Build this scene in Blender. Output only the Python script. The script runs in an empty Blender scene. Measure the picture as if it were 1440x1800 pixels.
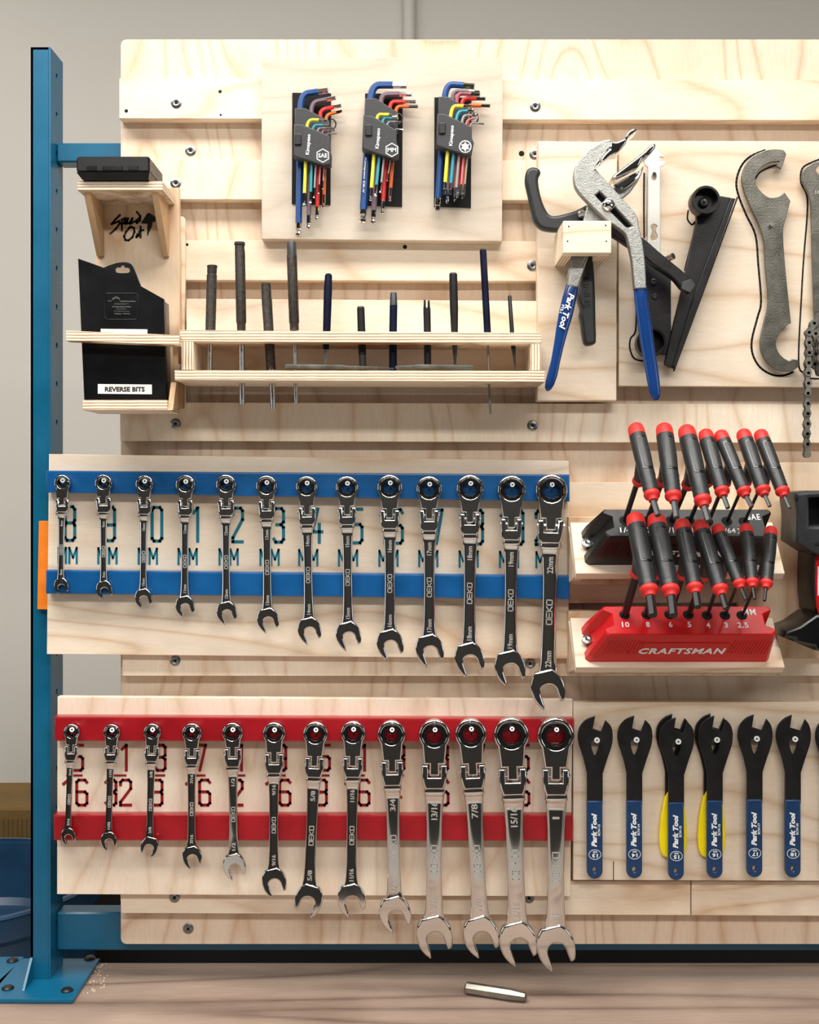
import bpy, bmesh, math, random
from mathutils import Vector, Matrix
random.seed(7)
SC = bpy.context.scene
COL = SC.collection

# ------------------------------------------------------------------ camera
D = 1.4            # camera to tool-board plane (Y = 0), metres
F = 2000.0         # focal length in pixels of the 1440 x 1800 frame
CX, CY = 720.0, 860.0
CAMZ = 1.52
cam = bpy.data.cameras.new('camera')
cam.sensor_fit = 'HORIZONTAL'; cam.sensor_width = 36.0; cam.lens = 36.0 * F / 1440.0
cam.shift_y = -(900 - CY) / 1440.0
cam.clip_start = 0.05; cam.clip_end = 50
camo = bpy.data.objects.new('camera', cam); COL.objects.link(camo)
camo.location = (0, -D, CAMZ); camo.rotation_euler = (math.radians(90), 0, 0)
SC.camera = camo

# ------------------------------------------------------------------ world, lamps, exposure
w = bpy.data.worlds.new('world'); SC.world = w; w.use_nodes = True
w.node_tree.nodes['Background'].inputs[0].default_value = (0.80, 0.88, 1.0, 1)
w.node_tree.nodes['Background'].inputs[1].default_value = 0.15
def area(name, loc, sx, sy, power, col=(1, .966, .915), rot=(0, 0, 0)):
    l = bpy.data.lights.new(name, 'AREA'); l.shape = 'RECTANGLE'; l.size = sx; l.size_y = sy
    l.energy = power; l.color = col
    o = bpy.data.objects.new(name, l); COL.objects.link(o); o.location = loc; o.rotation_euler = rot
    return o
area('ceiling_lamp', (-0.4, -0.72, 2.97), 2.4, 0.35, 57)
area('ceiling_lamp', (0.3, -2.4, 2.97), 2.6, 0.35, 75)
area('window_daylight', (-2.55, -1.6, 1.7), 1.3, 1.3, 9, (.86, .94, 1), (0, math.radians(-90), 0))
area('window_daylight', (2.55, -1.9, 1.7), 1.1, 1.3, 9, (.86, .94, 1), (0, math.radians(90), 0))
area('ceiling_lamp', (-1.6, 0.45, 2.97), 1.2, 0.25, 5)
SC.view_settings.view_transform = 'Standard'; SC.view_settings.look = 'None'
SC.view_settings.gamma = 1.0; SC.view_settings.use_curve_mapping = False
SC.view_settings.exposure = 0.06
SC.cycles.use_denoising = True
SC.cycles.max_bounces = 8

# ------------------------------------------------------------------ helpers
def P(x, y, Y=0.0):
    """pixel of the photograph at depth Y -> point in the room"""
    k = (D + Y) / F
    return Vector(((x - CX) * k, Y, CAMZ + (CY - y) * k))
def K(Y): return (D + Y) / F
def ray_plane(x, y, p0, n):
    o = Vector((0, -D, CAMZ)); d = Vector(((x - CX) / F, 1, (CY - y) / F))
    return o + d * ((p0 - o).dot(n) / d.dot(n))
ORG = {}
def tag(o, label, cat, group=None):
    o['label'] = label; o['category'] = cat
    if group: o['group'] = group
    return o
def thing(name, label, cat, loc, group=None):
    o = bpy.data.objects.new(name, None); COL.objects.link(o); o.empty_display_size = 0.02
    o.location = loc; ORG[o] = Vector(loc)
    return tag(o, label, cat, group)
def finish(name, me, mat, parent=None, smooth=35, shared=False):
    if smooth and not shared:
        for p in me.polygons: p.use_smooth = True
        me.set_sharp_from_angle(angle=math.radians(smooth))
    if mat and not me.materials: me.materials.append(mat)
    o = bpy.data.objects.new(name, me); COL.objects.link(o)
    if parent is not None:
        og = ORG[parent]
        me.transform(Matrix.Translation(-og)); o.parent = parent
    else:
        vs = [v.co for v in me.vertices]
        lo = [min(v[i] for v in vs) for i in range(3)]; hi = [max(v[i] for v in vs) for i in range(3)]
        og = Vector(((lo[0] + hi[0]) / 2, (lo[1] + hi[1]) / 2, lo[2]))
        me.transform(Matrix.Translation(-og)); o.location = og
    ORG[o] = og
    return o
def copy_part(src, parent, delta):
    """copy of a part (and its sub-parts) moved by delta, sharing mesh data"""
    c = src.copy(); COL.objects.link(c); c.parent = parent
    c.location = src.location + delta; ORG[c] = ORG[src]
    for ch in src.children:
        d = ch.copy(); COL.objects.link(d); d.parent = c
    return c
class Fr:
    def __init__(s, O, ux=(1, 0, 0), uy=(0, 0, 1), un=None):
        s.O = Vector(O); s.x = Vector(ux).normalized(); s.y = Vector(uy).normalized()
        s.n = Vector(un).normalized() if un is not None else s.x.cross(s.y).normalized()
    def M(s):
        m = Matrix.Identity(4)
        for i in range(3):
            m[i][0] = s.x[i]; m[i][1] = s.y[i]; m[i][2] = s.n[i]; m[i][3] = s.O[i]
        return m
def FY(Y): return Fr((0, Y, 0))          # a plane facing the camera; plane coordinates are world X, Z
def px(pts, Y): return [(lambda v: (v.x, v.z))(P(p[0], p[1], Y)) for p in pts]
def zpx(pts, s, ox, oy): return [(ox + p[0] / s, oy + p[1] / s) + tuple(p[2:]) for p in pts]
def smooth_poly(pts, n=5, closed=True):
    """Catmull-Rom through pts; a third element marks a corner"""
    N = len(pts); out = []
    for i in range(N if closed else N - 1):
        p1 = pts[i]; p2 = pts[(i + 1) % N]
        p0 = pts[i - 1] if (closed or i > 0) else p1
        p3 = pts[(i + 2) % N] if (closed or i + 2 < N) else p2
        if len(p1) > 2: p0 = p1
        if len(p2) > 2: p3 = p2
        if len(p1) > 2 and len(p2) > 2:
            out.append((p1[0], p1[1])); continue
        for k in range(n):
            t = k / n
            q = []
            for c in (0, 1):
                a, b, cc, d = p0[c], p1[c], p2[c], p3[c]
                q.append(.5 * ((2 * b) + (-a + cc) * t + (2 * a - 5 * b + 4 * cc - d) * t * t + (-a + 3 * b - 3 * cc + d) * t ** 3))
            out.append(tuple(q))
    if not closed: out.append((pts[-1][0], pts[-1][1]))
    return out
def circ(cx, cy, r, n=24, a0=0, ry=None):
    ry = r if ry is None else ry
    return [(cx + r * math.cos(a0 + 2 * math.pi * i / n), cy + ry * math.sin(a0 + 2 * math.pi * i / n)) for i in range(n)]
def rrect(x0, y0, x1, y1, r, n=3):
    o = []
    for cx, cy, a in ((x1 - r, y1 - r, 0), (x0 + r, y1 - r, 90), (x0 + r, y0 + r, 180), (x1 - r, y0 + r, 270)):
        for i in range(n + 1):
            t = math.radians(a + 90 * i / n); o.append((cx + r * math.cos(t), cy + r * math.sin(t)))
    return o
def plate_mesh(polys, fr, t, bev=0.0, res=1):
    """flat plate with holes: front face on the frame plane, going back by t"""
    cu = bpy.data.curves.new('c', 'CURVE'); cu.dimensions = '2D'; cu.fill_mode = 'BOTH'
    bev = min(bev, t * .45)
    cu.extrude = t / 2 - bev; cu.bevel_depth = bev; cu.bevel_resolution = res; cu.offset = -bev
    for poly in polys:
        sp = cu.splines.new('POLY'); sp.points.add(len(poly) - 1)
        for q, p in zip(sp.points, poly): q.co = (p[0], p[1], 0, 1)
        sp.use_cyclic_u = True
    ob = bpy.data.objects.new('c', cu)
    me = bpy.data.meshes.new_from_object(ob)
    bpy.data.objects.remove(ob); bpy.data.curves.remove(cu)
    me.materials.clear()
    me.transform(fr.M() @ Matrix.Translation((0, 0, -t / 2)))
    return me
def plate(name, polys, fr, t, mat, parent=None, bev=0.0, res=1, smooth=35):
    if isinstance(polys[0][0], (int, float)): polys = [polys]
    return finish(name, plate_mesh(polys, fr, t, bev, res), mat, parent, smooth)
def pplate(name, pts, Y, t, mat, parent=None, bev=0.0, holes=(), res=1):
    """plate traced at its front depth Y (pixels), t thick"""
    return plate(name, [px(pts, Y)] + [px(h, Y) for h in holes], FY(Y), t, mat, parent, bev, res)
class B:
    def __init__(s): s.v = []; s.f = []
    def add(s, vs, fs):
        n = len(s.v); s.v += [Vector(v) for v in vs]; s.f += [tuple(i + n for i in f) for f in fs]; return s
    def loft(s, secs, cap=True):
        m = len(secs[0]); vs = [p for sec in secs for p in sec]; fs = []
        for i in range(len(secs) - 1):
            for j in range(m):
                a = i * m + j; b = i * m + (j + 1) % m
                fs.append((a, b, b + m, a + m))
        if cap:
            fs.append(tuple(range(m - 1, -1, -1))); fs.append(tuple(range((len(secs) - 1) * m, len(secs) * m)))
        return s.add(vs, fs)
    def hexa(s, c8): return s.loft([c8[:4], c8[4:]])
    def box(s, lo, hi):
        x0, y0, z0 = lo; x1, y1, z1 = hi
        return s.hexa([(x0, y0, z0), (x1, y0, z0), (x1, y1, z0), (x0, y1, z0), (x0, y0, z1), (x1, y0, z1), (x1, y1, z1), (x0, y1, z1)])
    def lathe(s, prof, p0, p1, n=16, flat=1.0, up=None, a0=0.0, cap=True):
        """prof: (t along p0->p1 in metres, radius)"""
        p0 = Vector(p0); p1 = Vector(p1); ax = (p1 - p0).normalized()
        up = Vector(up) if up is not None else (Vector((0, -1, 0)) if abs(ax.y) < .9 else Vector((0, 0, 1)))
        e1 = (up - ax * up.dot(ax)).normalized(); e2 = ax.cross(e1)
        secs = []
        for t, r in prof:
            c = p0 + ax * t
            secs.append([c + e1 * (r * flat * math.cos(a0 + 2 * math.pi * i / n)) + e2 * (r * math.sin(a0 + 2 * math.pi * i / n)) for i in range(n)])
        return s.loft(secs, cap)
    def cyl(s, p0, p1, r, n=12, r2=None, a0=0.0):
        L = (Vector(p1) - Vector(p0)).length
        return s.lathe([(0, r), (L, r if r2 is None else r2)], p0, p1, n, a0=a0)
    def tube(s, pts, rad, n=8, a0=0.0, flat=1.0):
        pts = [Vector(p) for p in pts]; N = len(pts)
        rad = rad if isinstance(rad, (list, tuple)) else [rad] * N
        secs = []; e1 = None
        for i in range(N):
            t = (pts[min(i + 1, N - 1)] - pts[max(i - 1, 0)]).normalized()
            if e1 is None:
                up = Vector((0, -1, 0)) if abs(t.y) < .9 else Vector((0, 0, 1))
                e1 = up
            e1 = (e1 - t * e1.dot(t)).normalized(); e2 = t.cross(e1)
            secs.append([pts[i] + e1 * (rad[i] * flat * math.cos(a0 + 2 * math.pi * j / n)) + e2 * (rad[i] * math.sin(a0 + 2 * math.pi * j / n)) for j in range(n)])
        return s.loft(secs)
    def mesh(s, bevel=0):
        me = bpy.data.meshes.new('m'); me.from_pydata(s.v, [], s.f)
        bm = bmesh.new(); bm.from_mesh(me)
        bmesh.ops.recalc_face_normals(bm, faces=bm.faces)
        if bevel: bmesh.ops.bevel(bm, geom=bm.edges[:], offset=bevel, segments=1, affect='EDGES', profile=.5)
        bm.to_mesh(me); bm.free()
        return me
    def build(s, name, mat, parent=None, bevel=0, smooth=35):
        return finish(name, s.mesh(bevel), mat, parent, smooth)
def strokes(polylines, fr, wd, t=0.0005):
    """marker / vinyl strokes as thin raised bars; polylines in plane metres"""
    b = B(); h = wd / 2
    for pl in polylines:
        for p, q in zip(pl[:-1], pl[1:]):
            p = Vector((p[0], p[1])); q = Vector((q[0], q[1])); d = q - p
            if d.length < 1e-7: continue
            d.normalize(); n = Vector((-d.y, d.x)) * h; p = p - d * h * .8; q = q + d * h * .8
            c = [p - n, q - n, q + n, p + n]
            w3 = lambda c2, z: fr.O + fr.x * c2.x + fr.y * c2.y + fr.n * z
            b.hexa([w3(k, 0) for k in c] + [w3(k, t) for k in c])
    return b
GL = {
 '0': [[(0, .08), (0, .92), (.2, 1), (.8, 1), (1, .92), (1, .08), (.8, 0), (.2, 0), (0, .08)]],
 '1': [[(.15, .84), (.6, 1), (.6, 0)]],
 '2': [[(0, .8), (0, .92), (.2, 1), (.8, 1), (1, .92), (1, .66), (0, .12), (0, 0), (1, 0)]],
 '3': [[(0, .9), (.2, 1), (.8, 1), (1, .92), (1, .6), (.75, .52), (.3, .52)], [(.75, .52), (1, .44), (1, .08), (.8, 0), (.2, 0), (0, .1)]],
 '4': [[(.55, 1), (0, .32), (1, .32)], [(.7, .55), (.7, 0)]],
 '5': [[(1, 1), (0, 1), (0, .55), (.8, .55), (1, .47), (1, .08), (.8, 0), (0, 0)]],
 '6': [[(1, .9), (.8, 1), (.2, 1), (0, .92), (0, .08), (.2, 0), (.8, 0), (1, .08), (1, .45), (.8, .53), (0, .53)]],
 '7': [[(0, 1), (1, 1), (.4, 0)]],
 '8': [[(.1, .52), (0, .6), (0, .92), (.2, 1), (.8, 1), (1, .92), (1, .6), (.9, .52), (1, .44), (1, .08), (.8, 0), (.2, 0), (0, .08), (0, .44), (.1, .52), (.9, .52)]],
 '9': [[(0, .1), (.2, 0), (.8, 0), (1, .08), (1, .92), (.8, 1), (.2, 1), (0, .92), (0, .55), (.2, .47), (1, .47)]],
 'M': [[(0, 0), (0, 1), (.5, .35), (1, 1), (1, 0)]],
 'D': [[(0, 0), (0, 1), (1, 1), (1, 0), (0, 0)]], 'O': [[(0, 0), (0, 1), (1, 1), (1, 0), (0, 0)]],
 'E': [[(1, 1), (0, 1), (0, 0), (1, 0)], [(0, .5), (.9, .5)]], 'K': [[(0, 0), (0, 1)], [(1, 1), (.1, .5), (1, 0)]],
}
def glyphs(s, x0, y0, cw, ch, gap):
    """stroke-font string; lower left corner x0,y0 in plane units"""
    out = []
    for i, c in enumerate(s):
        for pl in GL.get(c, []):
            out.append([(x0 + i * (cw + gap) + u * cw, y0 + v * ch) for u, v in pl])
    return out
FONTC = {}
def text(name, s, fr, h, mat, parent, width=None, bold=0.0, shear=0.0, t=0.0004, space=1.0):
    """lettering centred on the frame origin, capital height h, optional total width"""
    key = (s, bold, shear, space)
    if key not in FONTC:
        cu = bpy.data.curves.new('t', 'FONT'); cu.body = s; cu.size = 1; cu.space_character = space; cu.shear = shear; cu.offset = bold
        cu.fill_mode = 'BOTH'; cu.extrude = .5; cu.resolution_u = 2
        ob = bpy.data.objects.new('t', cu); me = bpy.data.meshes.new_from_object(ob)
        bpy.data.objects.remove(ob); bpy.data.curves.remove(cu)
        xs = [v.co.x for v in me.vertices]; ys = [v.co.y for v in me.vertices]
        FONTC[key] = (me, min(xs), max(xs), min(ys), max(ys))
    me, x0, x1, y0, y1 = FONTC[key]
    me = me.copy(); me.materials.clear()
    sy = h / (y1 - y0); sx = sy if width is None else width / (x1 - x0)
    me.transform(Matrix.Translation((0, 0, t / 2)) @ Matrix.Diagonal((sx, sy, t, 1)) @ Matrix.Translation((-(x0 + x1) / 2, -(y0 + y1) / 2, 0)))
    me.transform(fr.M())
    return finish(name, me, mat, parent, 0)
def ptext(name, s, x, y, Y, h, mat, parent, width=None, rot=0, **kw):
    """lettering facing the camera; rot in degrees counter-clockwise; h, width in pixels"""
    a = math.radians(rot); k = K(Y)
    fr = Fr(P(x, y, Y), (math.cos(a), 0, math.sin(a)), (-math.sin(a), 0, math.cos(a)))
    return text(name, s, fr, h * k, mat, parent, None if width is None else width * k, **kw)

# ------------------------------------------------------------------ materials
def lin(c): return tuple(((v / 255) / 12.92 if v / 255 <= .04045 else ((v / 255 + .055) / 1.055) ** 2.4) for v in c)
def mat_base(name):
    m = bpy.data.materials.new(name); m.use_nodes = True
    nt = m.node_tree; bs = nt.nodes['Principled BSDF']
    return m, nt, bs
def paint(name, rgb, rough=.5, metal=0.0, var=.12, scale=40, bump=0.0, bscale=300, coat=0.0, spec=.5, vary_rough=.1):
    """plain colour with a little wear-like variation"""
    m, nt, bs = mat_base(name); N = nt.nodes.new; L = nt.links.new
    c = lin(rgb)
    tc = N('ShaderNodeTexCoord'); no = N('ShaderNodeTexNoise'); no.inputs['Scale'].default_value = scale; no.inputs['Detail'].default_value = 5
    L(tc.outputs['Object'], no.inputs['Vector'])
    rp = N('ShaderNodeValToRGB'); rp.color_ramp.elements[0].position = .3; rp.color_ramp.elements[1].position = .7
    rp.color_ramp.elements[0].color = tuple(v * (1 - var) for v in c) + (1,); rp.color_ramp.elements[1].color = tuple(min(1, v * (1 + var)) for v in c) + (1,)
    L(no.outputs['Fac'], rp.inputs['Fac']); L(rp.outputs['Color'], bs.inputs['Base Color'])
    mr = N('ShaderNodeMapRange'); mr.inputs['To Min'].default_value = max(.02, rough - vary_rough); mr.inputs['To Max'].default_value = rough + vary_rough
    L(no.outputs['Fac'], mr.inputs['Value']); L(mr.outputs['Result'], bs.inputs['Roughness'])
    bs.inputs['Metallic'].default_value = metal; bs.inputs['Coat Weight'].default_value = coat; bs.inputs['Coat Roughness'].default_value = .15
    bs.inputs['Specular IOR Level'].default_value = spec
    if bump:
        n2 = N('ShaderNodeTexNoise'); n2.inputs['Scale'].default_value = bscale; n2.inputs['Detail'].default_value = 3
        L(tc.outputs['Object'], n2.inputs['Vector'])
        bp = N('ShaderNodeBump'); bp.inputs['Strength'].default_value = bump; bp.inputs['Distance'].default_value = .001
        L(n2.outputs['Fac'], bp.inputs['Height']); L(bp.outputs['Normal'], bs.inputs['Normal'])
    return m
def wood(name, light, dark, axis='z', stretch=14, scale=9, rough=.5, seed=0, fine=.35, contrast=1.0):
    """birch-like veneer: long soft figure along the grain axis plus fine fibres"""
    m, nt, bs = mat_base(name); N = nt.nodes.new; L = nt.links.new
    tc = N('ShaderNodeTexCoord'); mp = N('ShaderNodeMapping')
    s = {'x': (1 / stretch * 4, 4, 4), 'z': (4, 4, 1 / stretch * 4), 'y': (4, 1 / stretch * 4, 4)}[axis]
    mp.inputs['Scale'].default_value = s; mp.inputs['Location'].default_value = (seed * 3.1, seed * 1.7, seed * 2.3)
    L(tc.outputs['Object'], mp.inputs['Vector'])
    warp = N('ShaderNodeTexNoise'); warp.inputs['Scale'].default_value = 1.1; warp.inputs['Detail'].default_value = 2
    L(mp.outputs['Vector'], warp.inputs['Vector'])
    mul = N('ShaderNodeMath'); mul.operation = 'MULTIPLY'; mul.inputs[1].default_value = scale
    L(warp.outputs['Fac'], mul.inputs[0])
    fr = N('ShaderNodeMath'); fr.operation = 'PINGPONG'; fr.inputs[1].default_value = .5; L(mul.outputs[0], fr.inputs[0])
    pw = N('ShaderNodeMath'); pw.operation = 'POWER'; pw.inputs[1].default_value = 4.5
    m2 = N('ShaderNodeMath'); m2.operation = 'MULTIPLY'; m2.inputs[1].default_value = 2.0
    L(fr.outputs[0], m2.inputs[0]); L(m2.outputs[0], pw.inputs[0])
    fib = N('ShaderNodeTexNoise'); fib.inputs['Scale'].default_value = 60; fib.inputs['Detail'].default_value = 4; fib.inputs['Roughness'].default_value = .65
    L(mp.outputs['Vector'], fib.inputs['Vector'])
    big = N('ShaderNodeTexNoise'); big.inputs['Scale'].default_value = 5; big.inputs['Detail'].default_value = 3
    L(tc.outputs['Object'], big.inputs['Vector'])
    a1 = N('ShaderNodeMath'); a1.operation = 'MULTIPLY'; a1.inputs[1].default_value = .36 * contrast; L(pw.outputs[0], a1.inputs[0])
    a2 = N('ShaderNodeMath'); a2.operation = 'MULTIPLY_ADD'; a2.inputs[1].default_value = fine; L(fib.outputs['Fac'], a2.inputs[0]); L(a1.outputs[0], a2.inputs[2])
    a3 = N('ShaderNodeMath'); a3.operation = 'MULTIPLY_ADD'; a3.inputs[1].default_value = .6; L(big.outputs['Fac'], a3.inputs[0]); L(a2.outputs[0], a3.inputs[2])
    rp = N('ShaderNodeValToRGB'); e = rp.color_ramp.elements
    e[0].position = .35; e[0].color = lin(light) + (1,); e[1].position = .95; e[1].color = lin(dark) + (1,)
    L(a3.outputs[0], rp.inputs['Fac']); L(rp.outputs['Color'], bs.inputs['Base Color'])
    bs.inputs['Roughness'].default_value = rough; bs.inputs['Specular IOR Level'].default_value = .3
    bp = N('ShaderNodeBump'); bp.inputs['Strength'].default_value = .15; bp.inputs['Distance'].default_value = .0006
    L(fib.outputs['Fac'], bp.inputs['Height']); L(bp.outputs['Normal'], bs.inputs['Normal'])
    return m
def plyedge(name, axis='z', period=.0034, light=(238, 222, 198), dark=(158, 122, 90)):
    """laminated edge of plywood: thin alternating plies across the thickness"""
    m, nt, bs = mat_base(name); N = nt.nodes.new; L = nt.links.new
    tc = N('ShaderNodeTexCoord'); sp = N('ShaderNodeSeparateXYZ'); L(tc.outputs['Object'], sp.inputs[0])
    no = N('ShaderNodeTexNoise'); no.inputs['Scale'].default_value = 55; no.inputs['Detail'].default_value = 4; L(tc.outputs['Object'], no.inputs['Vector'])
    ad = N('ShaderNodeMath'); ad.operation = 'MULTIPLY_ADD'; ad.inputs[1].default_value = .0012
    L(no.outputs['Fac'], ad.inputs[0]); L(sp.outputs['XYZ'.index(axis.upper())], ad.inputs[2])
    mu = N('ShaderNodeMath'); mu.operation = 'MULTIPLY'; mu.inputs[1].default_value = 2 * math.pi / period; L(ad.outputs[0], mu.inputs[0])
    si = N('ShaderNodeMath'); si.operation = 'SINE'; L(mu.outputs[0], si.inputs[0])
    m3 = N('ShaderNodeMath'); m3.operation = 'MULTIPLY_ADD'; m3.inputs[1].default_value = .5; m3.inputs[2].default_value = .25
    L(si.outputs[0], m3.inputs[0])
    a4 = N('ShaderNodeMath'); a4.operation = 'MULTIPLY_ADD'; a4.inputs[1].default_value = .35; L(no.outputs['Fac'], a4.inputs[0]); L(m3.outputs[0], a4.inputs[2])
    rp = N('ShaderNodeValToRGB'); e = rp.color_ramp.elements
    e[0].position = .35; e[0].color = lin(light) + (1,); e[1].position = .95; e[1].color = lin(dark) + (1,)
    L(a4.outputs[0], rp.inputs['Fac']); L(rp.outputs['Color'], bs.inputs['Base Color'])
    bs.inputs['Roughness'].default_value = .65
    return m
M = {}
M['slat'] = [wood('birch slat %d' % i, (243, 229, 209), (206, 172, 136), 'z' if i % 2 else 'x', 5, 17, seed=i, contrast=.8) for i in range(3)]
M['backing'] = wood('birch backing', (230, 212, 191), (192, 156, 124), 'z', 5, 19, seed=9, contrast=.9)
M['board'] = wood('birch panel', (240, 225, 205), (202, 170, 136), 'x', 6, 18, seed=4)
M['boardv'] = wood('birch panel upright', (242, 228, 210), (208, 176, 144), 'z', 4, 18, seed=5, contrast=.7)
M['boardg'] = wood('greyed birch panel', (214, 202, 186), (180, 160, 138), 'x', 6, 14, seed=6, contrast=.6)
M['shelf'] = wood('birch shelf wood', (232, 210, 182), (194, 154, 116), 'z', 5, 16, seed=8)
M['plyz'] = plyedge('plywood edge level', 'z'); M['plyx'] = plyedge('plywood edge upright', 'x'); M['plyy'] = plyedge('plywood edge deep', 'y')
M['bracket'] = wood('brown plywood bracket', (206, 172, 132), (140, 102, 68), 'z', 10, 9, seed=3)
M['bench'] = wood('worn bench wood', (172, 151, 136), (102, 82, 71), 'x', 14, 9, rough=.6, seed=2, contrast=1.0)
M['spanner'] = paint('dull spanner steel', (112, 110, 102), .36, .85, var=.3, scale=45, bump=.25, bscale=500)
M['wall'] = paint('grey wall paint', (206, 202, 194), .7, var=.03, scale=3, bump=.05)
M['walldark'] = paint('dark wall paint', (40, 38, 36), .7, var=.2, scale=3)
M['lowshade'] = paint('shade-darkened lower wall', (18, 15, 12), .8, var=.1, scale=5)  # near-black: the shadow in the gap under the crossbar is put into this colour
M['ceil'] = paint('white ceiling', (225, 225, 222), .8, var=.02)
M['floor'] = paint('pale concrete', (196, 190, 182), .6, var=.08, scale=6)
M['frame'] = paint('blue powder coat', (4, 92, 126), .32, var=.08, scale=18, bump=.1, bscale=900)
M['chrome'] = paint('polished chrome', (214, 213, 211), .055, 1.0, var=.04, scale=25, vary_rough=.03)
M['etched'] = paint('etched chrome lettering', (200, 198, 192), .5, .6, var=.05)
M['steel'] = paint('brushed steel', (196, 194, 188), .28, 1.0, var=.1, scale=60, bump=.15, bscale=500)
M['forged'] = paint('speckled forged steel', (168, 168, 164), .42, .85, var=.16, scale=220, bump=.5, bscale=700)
M['tarnish'] = paint('tarnished steel', (142, 138, 130), .38, .85, var=.25, scale=60, bump=.25, bscale=500)
M['bright'] = paint('bright flat steel', (208, 206, 200), .36, .75, var=.04, scale=40)
M['zinc'] = paint('zinc screw', (140, 142, 142), .34, 1.0, var=.15, scale=300)
M['black'] = paint('black plastic', (9, 9, 10), .4, var=.15, scale=60, bump=.1, bscale=900)
M['blackgrip'] = paint('black rubber grip', (36, 38, 40), .42, var=.12, scale=90, bump=.15, bscale=1200)
M['gloss'] = paint('glossy black plastic', (12, 12, 14), .25, var=.1, scale=30)
M['blacksteel'] = paint('blackened steel', (30, 30, 31), .38, .3, var=.25, scale=50, bump=.12, bscale=400)
M['greysteel'] = paint('dark grey anodised', (70, 72, 74), .4, .4, var=.2, scale=50)
def knurled(name, rgb):
    """crossed diamond knurling as fine relief"""
    m, nt, bs = mat_base(name); N = nt.nodes.new; L = nt.links.new
    tc = N('ShaderNodeTexCoord'); sp = N('ShaderNodeSeparateXYZ'); L(tc.outputs['Object'], sp.inputs[0])
    prod = None
    for sg in (1, -1):
        a = N('ShaderNodeMath'); a.operation = 'MULTIPLY_ADD'; a.inputs[1].default_value = sg * 1.0; L(sp.outputs[0], a.inputs[0]); L(sp.outputs[2], a.inputs[2])
        b = N('ShaderNodeMath'); b.operation = 'MULTIPLY'; b.inputs[1].default_value = 2 * math.pi / .0022; L(a.outputs[0], b.inputs[0])
        c = N('ShaderNodeMath'); c.operation = 'SINE'; L(b.outputs[0], c.inputs[0])
        if prod is None: prod = c
        else:
            d = N('ShaderNodeMath'); d.operation = 'MULTIPLY'; L(prod.outputs[0], d.inputs[0]); L(c.outputs[0], d.inputs[1]); prod = d
    no = N('ShaderNodeTexNoise'); no.inputs['Scale'].default_value = 220; L(tc.outputs['Object'], no.inputs['Vector'])
    ad = N('ShaderNodeMath'); ad.operation = 'MULTIPLY_ADD'; ad.inputs[1].default_value = .5; L(prod.outputs[0], ad.inputs[0]); L(no.outputs['Fac'], ad.inputs[2])
    rp = N('ShaderNodeValToRGB'); c = lin(rgb); rp.color_ramp.elements[0].position = .2; rp.color_ramp.elements[1].position = .9
    rp.color_ramp.elements[0].color = tuple(v * .45 for v in c) + (1,); rp.color_ramp.elements[1].color = tuple(min(1, v * 1.7) for v in c) + (1,)
    L(ad.outputs[0], rp.inputs['Fac']); L(rp.outputs['Color'], bs.inputs['Base Color'])
    bp = N('ShaderNodeBump'); bp.inputs['Strength'].default_value = .7; bp.inputs['Distance'].default_value = .0006
    L(ad.outputs[0], bp.inputs['Height']); L(bp.outputs['Normal'], bs.inputs['Normal'])
    bs.inputs['Roughness'].default_value = .36; bs.inputs['Metallic'].default_value = .8
    return m
M['knurl'] = knurled('knurled dark steel', (64, 60, 56))
M['holder'] = paint('charcoal holder plastic', (46, 47, 49), .5, var=.1, scale=120, bump=.15, bscale=900)
M['velcro'] = paint('black hook tape', (14, 14, 15), .9, var=.3, scale=500, bump=.8, bscale=900)
M['void'] = paint('dark hole', (8, 7, 6), .9, var=.1)
M['rackblue'] = paint('blue stained strip', (2, 80, 138), .34, var=.14, scale=26, bump=.1, bscale=200, coat=.3)
M['rackred'] = paint('red lacquered strip', (150, 10, 24), .32, var=.14, scale=26, bump=.1, bscale=200, coat=.4)
M['numblue'] = paint('teal numerals', (0, 112, 134), .5, var=.04); M['numred'] = paint('dark red numerals', (140, 8, 22), .5, var=.04)
M['dip'] = paint('blue dipped vinyl', (16, 56, 116), .2, var=.08, scale=20, coat=.3)
M['grip'] = paint('navy dipped grip', (18, 56, 98), .3, var=.1, scale=30, coat=.2)
M['yellow'] = paint('yellow dipped grip', (250, 226, 6), .35, var=.04)
M['white'] = paint('white print', (236, 238, 238), .5, var=.02); M['ink'] = paint('black marker ink', (14, 12, 12), .6, var=.05)
M['red'] = paint('red plastic', (204, 18, 22), .34, var=.06, scale=40, bump=.08, bscale=700); M['redcap'] = paint('red soft cap', (206, 40, 36), .45, var=.06)
M['orange'] = paint('orange paint', (236, 128, 20), .5, var=.1, scale=50)
M['cardboard'] = paint('brown cardboard', (112, 86, 44), .85, var=.15, scale=20)
M['navy'] = paint('navy plastic drum', (30, 64, 94), .35, var=.3, scale=12, bump=.3, bscale=40)
M['paper'] = paint('white paper label', (236, 236, 232), .7, var=.02); M['dust'] = paint('sawdust', (222, 204, 178), .9, var=.1)
for n_, c_ in dict(kblue=(10, 68, 132), kpurple=(112, 92, 104), kred=(214, 44, 44), korange=(236, 104, 34), kyellow=(240, 226, 60), kteal=(42, 150, 168),
                   kgrey=(150, 152, 148), kpink=(206, 112, 122), kplum=(96, 66, 84), kmauve=(168, 84, 96)).items():
    M[n_] = paint('%s key sleeve' % n_[1:], c_, .4, var=.06)

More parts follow.
